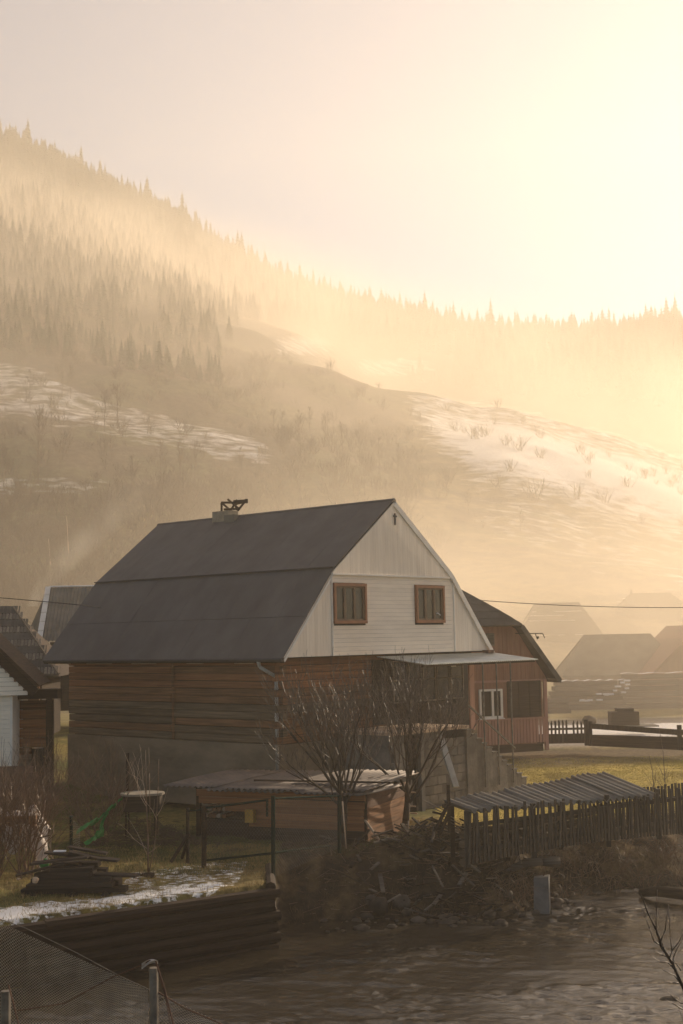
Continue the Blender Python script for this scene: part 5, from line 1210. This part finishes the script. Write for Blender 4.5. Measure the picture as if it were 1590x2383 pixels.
# plume bends to the right as it rises: centre line x = -3.2 + ((z+3.2)^1.3)*.75
zr2 = mth('MAXIMUM', mth('ADD', sx.outputs['Z'], 3.2), .01); cxl = mth('ADD', mth('MULTIPLY', mth('POWER', zr2, 1.35), .55), -3.4)
rad = mth('ADD', mth('MULTIPLY', zr2, .28), .35); ex = mth('DIVIDE', mth('SUBTRACT', sx.outputs['X'], cxl), rad); ey = mth('DIVIDE', sx.outputs['Y'], mth('ADD', mth('MULTIPLY', zr2, .12), .35))
r2 = mth('ADD', mth('MULTIPLY', ex, ex), mth('MULTIPLY', ey, ey)); fall = mth('MAXIMUM', mth('SUBTRACT', 1.0, r2), 0.0)
nmask = mth('MAXIMUM', mth('SUBTRACT', nz_.outputs[0], .36), 0.0); topf = mth('MAXIMUM', mth('SUBTRACT', 1.0, mth('DIVIDE', zr2, 6.4)), 0.0)
t.links.new(mth('MULTIPLY', mth('MULTIPLY', mth('MULTIPLY', fall, nmask), topf), 1.5), pv.inputs['Density']); t.links.new(pv.outputs[0], ou.inputs['Volume'])
tag(so, 'pale chimney smoke curling up behind the corrugated roof at left', None, kind='stuff')

# ================================================================== foreground chain-link fence
FF_ = thing('chain_link_fence', 'sagging chain-link fence with old posts in the bottom left foreground', 'fence', (-1.6, 11, 2.2))
def rl(x, y, D): return rel(at(x, y, D), FF_)
for (x_, yt, D_, w_) in ((358, 2252, 11.0, .075), (14, 2306, 10.5, .08)):
    P = at(x_, yt, D_); gp_ = Vector((P.x, P.y, gz1(P.x, P.y)-.1)); o = piece('post', concrete if False else steel, gp_-FF_.location, P-FF_.location, w_, w_, FF_, kind='log', up=(0, 1, 0))
mesh_panel('wire_mesh', (rl(-60, 2420, 11.6)+FF_.location, rl(345, 2420, 11.05)+FF_.location, rl(345, 2304, 11.05)+FF_.location, rl(-60, 2118, 11.6)+FF_.location), .030, .0017, wire_m, FF_, FF_.location)
mesh_panel('wire_mesh', (rl(366, 2420, 11.0)+FF_.location, rl(560, 2420, 11.0)+FF_.location, rl(560, 2402, 11.0)+FF_.location, rl(366, 2310, 11.0)+FF_.location), .030, .0017, wire_m, FF_, FF_.location)
for pts, r_ in (([(-60, 2118, 11.6), (60, 2160, 11.45), (180, 2218, 11.3), (280, 2272, 11.15), (348, 2303, 11.05)], .003), ([(366, 2308, 11), (430, 2346, 11), (560, 2402, 11)], .006),
                ([(40, 2352, 11.3), (150, 2335, 11.2), (260, 2275, 11.1), (320, 2250, 11.05), (350, 2235, 11.0)], .005), ([(362, 2234, 11), (380, 2290, 10.9), (405, 2390, 10.8)], .008), ([(362, 2236, 11), (385, 2320, 10.95), (400, 2400, 10.9)], .004), ([(20, 2292, 10.5), (30, 2330, 10.4), (45, 2390, 10.3)], .006)):
    b = MB(); b.path([rl(*p) for p in pts], r_, 6); b.build('wire', rust if r_ > .003 else steel, FF_)
rg = MB(); rg.grid(lambda u_, v_: tuple(rl(330+38*u_, 2242-10*math.sin(u_*2.5)+14*v_*(1-.5*u_), 11.0-.03*math.sin(v_*6+u_*8))), 8, 4); tag(rg.build('rag', tarp_m, None, True), 'small pale rag caught on the wire beside the front fence post', 'rag').location = FF_.location
# low mist drifting over the road, the far houses and the foot of the slope
MW, MD, MH = 190, 240, 44
mb = MB(); mb.box((0, 0, 0), (MW, MD, MH)); mo = mb.build('valley_mist', bpy.data.materials.new('valley_mist')); mo.location = (30, 168, 20)
t = mo.data.materials[0]; t.use_nodes = True; t = t.node_tree; t.nodes.clear(); ou = t.nodes.new('ShaderNodeOutputMaterial'); pv = t.nodes.new('ShaderNodeVolumePrincipled'); pv.inputs['Color'].default_value = (*HAZE_COLOR, 1); pv.inputs['Anisotropy'].default_value = HAZE_G
tc = t.nodes.new('ShaderNodeTexCoord'); sx = t.nodes.new('ShaderNodeSeparateXYZ'); t.links.new(tc.outputs['Object'], sx.inputs[0])
nz_ = t.nodes.new('ShaderNodeTexNoise'); nz_.inputs['Scale'].default_value = .035; nz_.inputs['Detail'].default_value = 3; nz_.inputs['Distortion'].default_value = .5; t.links.new(tc.outputs['Object'], nz_.inputs['Vector'])
def ramp(v, a, b, c=0., d=1.):
    n = t.nodes.new('ShaderNodeMapRange'); n.interpolation_type = 'SMOOTHSTEP'; t.links.new(v, n.inputs[0])
    for i, q in enumerate((a, b, c, d)): n.inputs[i+1].default_value = q
    return n.outputs[0]
den = mth('MULTIPLY', ramp(nz_.outputs[0], .32, .68, .25, 1.), ramp(sx.outputs['Z'], -15, 6, 1, 0))
den = mth('MULTIPLY', den, ramp(sx.outputs['Y'], -MD/2+1, -MD/2+30)); den = mth('MULTIPLY', den, ramp(sx.outputs['Y'], MD/2-80, MD/2-5, 1, 0))
den = mth('MULTIPLY', den, ramp(sx.outputs['X'], -70, 0, .15, 1.)); den = mth('MULTIPLY', den, ramp(sx.outputs['X'], MW/2-30, MW/2-1, 1, 0))
t.links.new(mth('MULTIPLY', den, MIST_DENSITY), pv.inputs['Density']); t.links.new(pv.outputs[0], ou.inputs['Volume'])
tag(mo, 'bright bank of low mist over the road and far houses', None, kind='stuff')

# thinner mist lying against the forested slope, brighter towards the sun side
SW, SD, SH_ = 520, 470, 262
mb = MB(); mb.box((0, 0, 0), (SW, SD, SH_)); mo = mb.build('slope_mist', bpy.data.materials.new('slope_mist')); mo.location = (0, 400, 137)
t = mo.data.materials[0]; t.use_nodes = True; t = t.node_tree; t.nodes.clear(); ou = t.nodes.new('ShaderNodeOutputMaterial'); pv = t.nodes.new('ShaderNodeVolumePrincipled'); pv.inputs['Color'].default_value = (*HAZE_COLOR, 1); pv.inputs['Anisotropy'].default_value = HAZE_G
tc = t.nodes.new('ShaderNodeTexCoord'); sx = t.nodes.new('ShaderNodeSeparateXYZ'); t.links.new(tc.outputs['Object'], sx.inputs[0])
nz_ = t.nodes.new('ShaderNodeTexNoise'); nz_.inputs['Scale'].default_value = .011; nz_.inputs['Detail'].default_value = 3; nz_.inputs['Distortion'].default_value = .8; t.links.new(tc.outputs['Object'], nz_.inputs['Vector'])
# height above a plane that climbs with the hillside
hgt = mth('SUBTRACT', mth('ADD', sx.outputs['Z'], 137), mth('MAXIMUM', mth('MULTIPLY', mth('ADD', sx.outputs['Y'], 250), mth('ADD', mth('MULTIPLY', sx.outputs['X'], -.0009), .405)), 0))
den = mth('MULTIPLY', ramp(nz_.outputs[0], .36, .64, .35, 1.), ramp(hgt, -16, 26, 1, 0))
den = mth('MULTIPLY', den, ramp(sx.outputs['Y'], -SD/2+2, -SD/2+120)); den = mth('MULTIPLY', den, ramp(sx.outputs['Y'], SD/2-220, SD/2-90, 1, 0))
den = mth('MULTIPLY', den, ramp(sx.outputs['Z'], SH_/2-50, SH_/2-2, 1, 0)); den = mth('MULTIPLY', den, ramp(sx.outputs['X'], -110, 40, 1, .22))
t.links.new(mth('MULTIPLY', den, SLOPE_MIST), pv.inputs['Density']); t.links.new(pv.outputs[0], ou.inputs['Volume'])
tag(mo, 'veils of mist drifting along the forested hillside', None, kind='stuff')
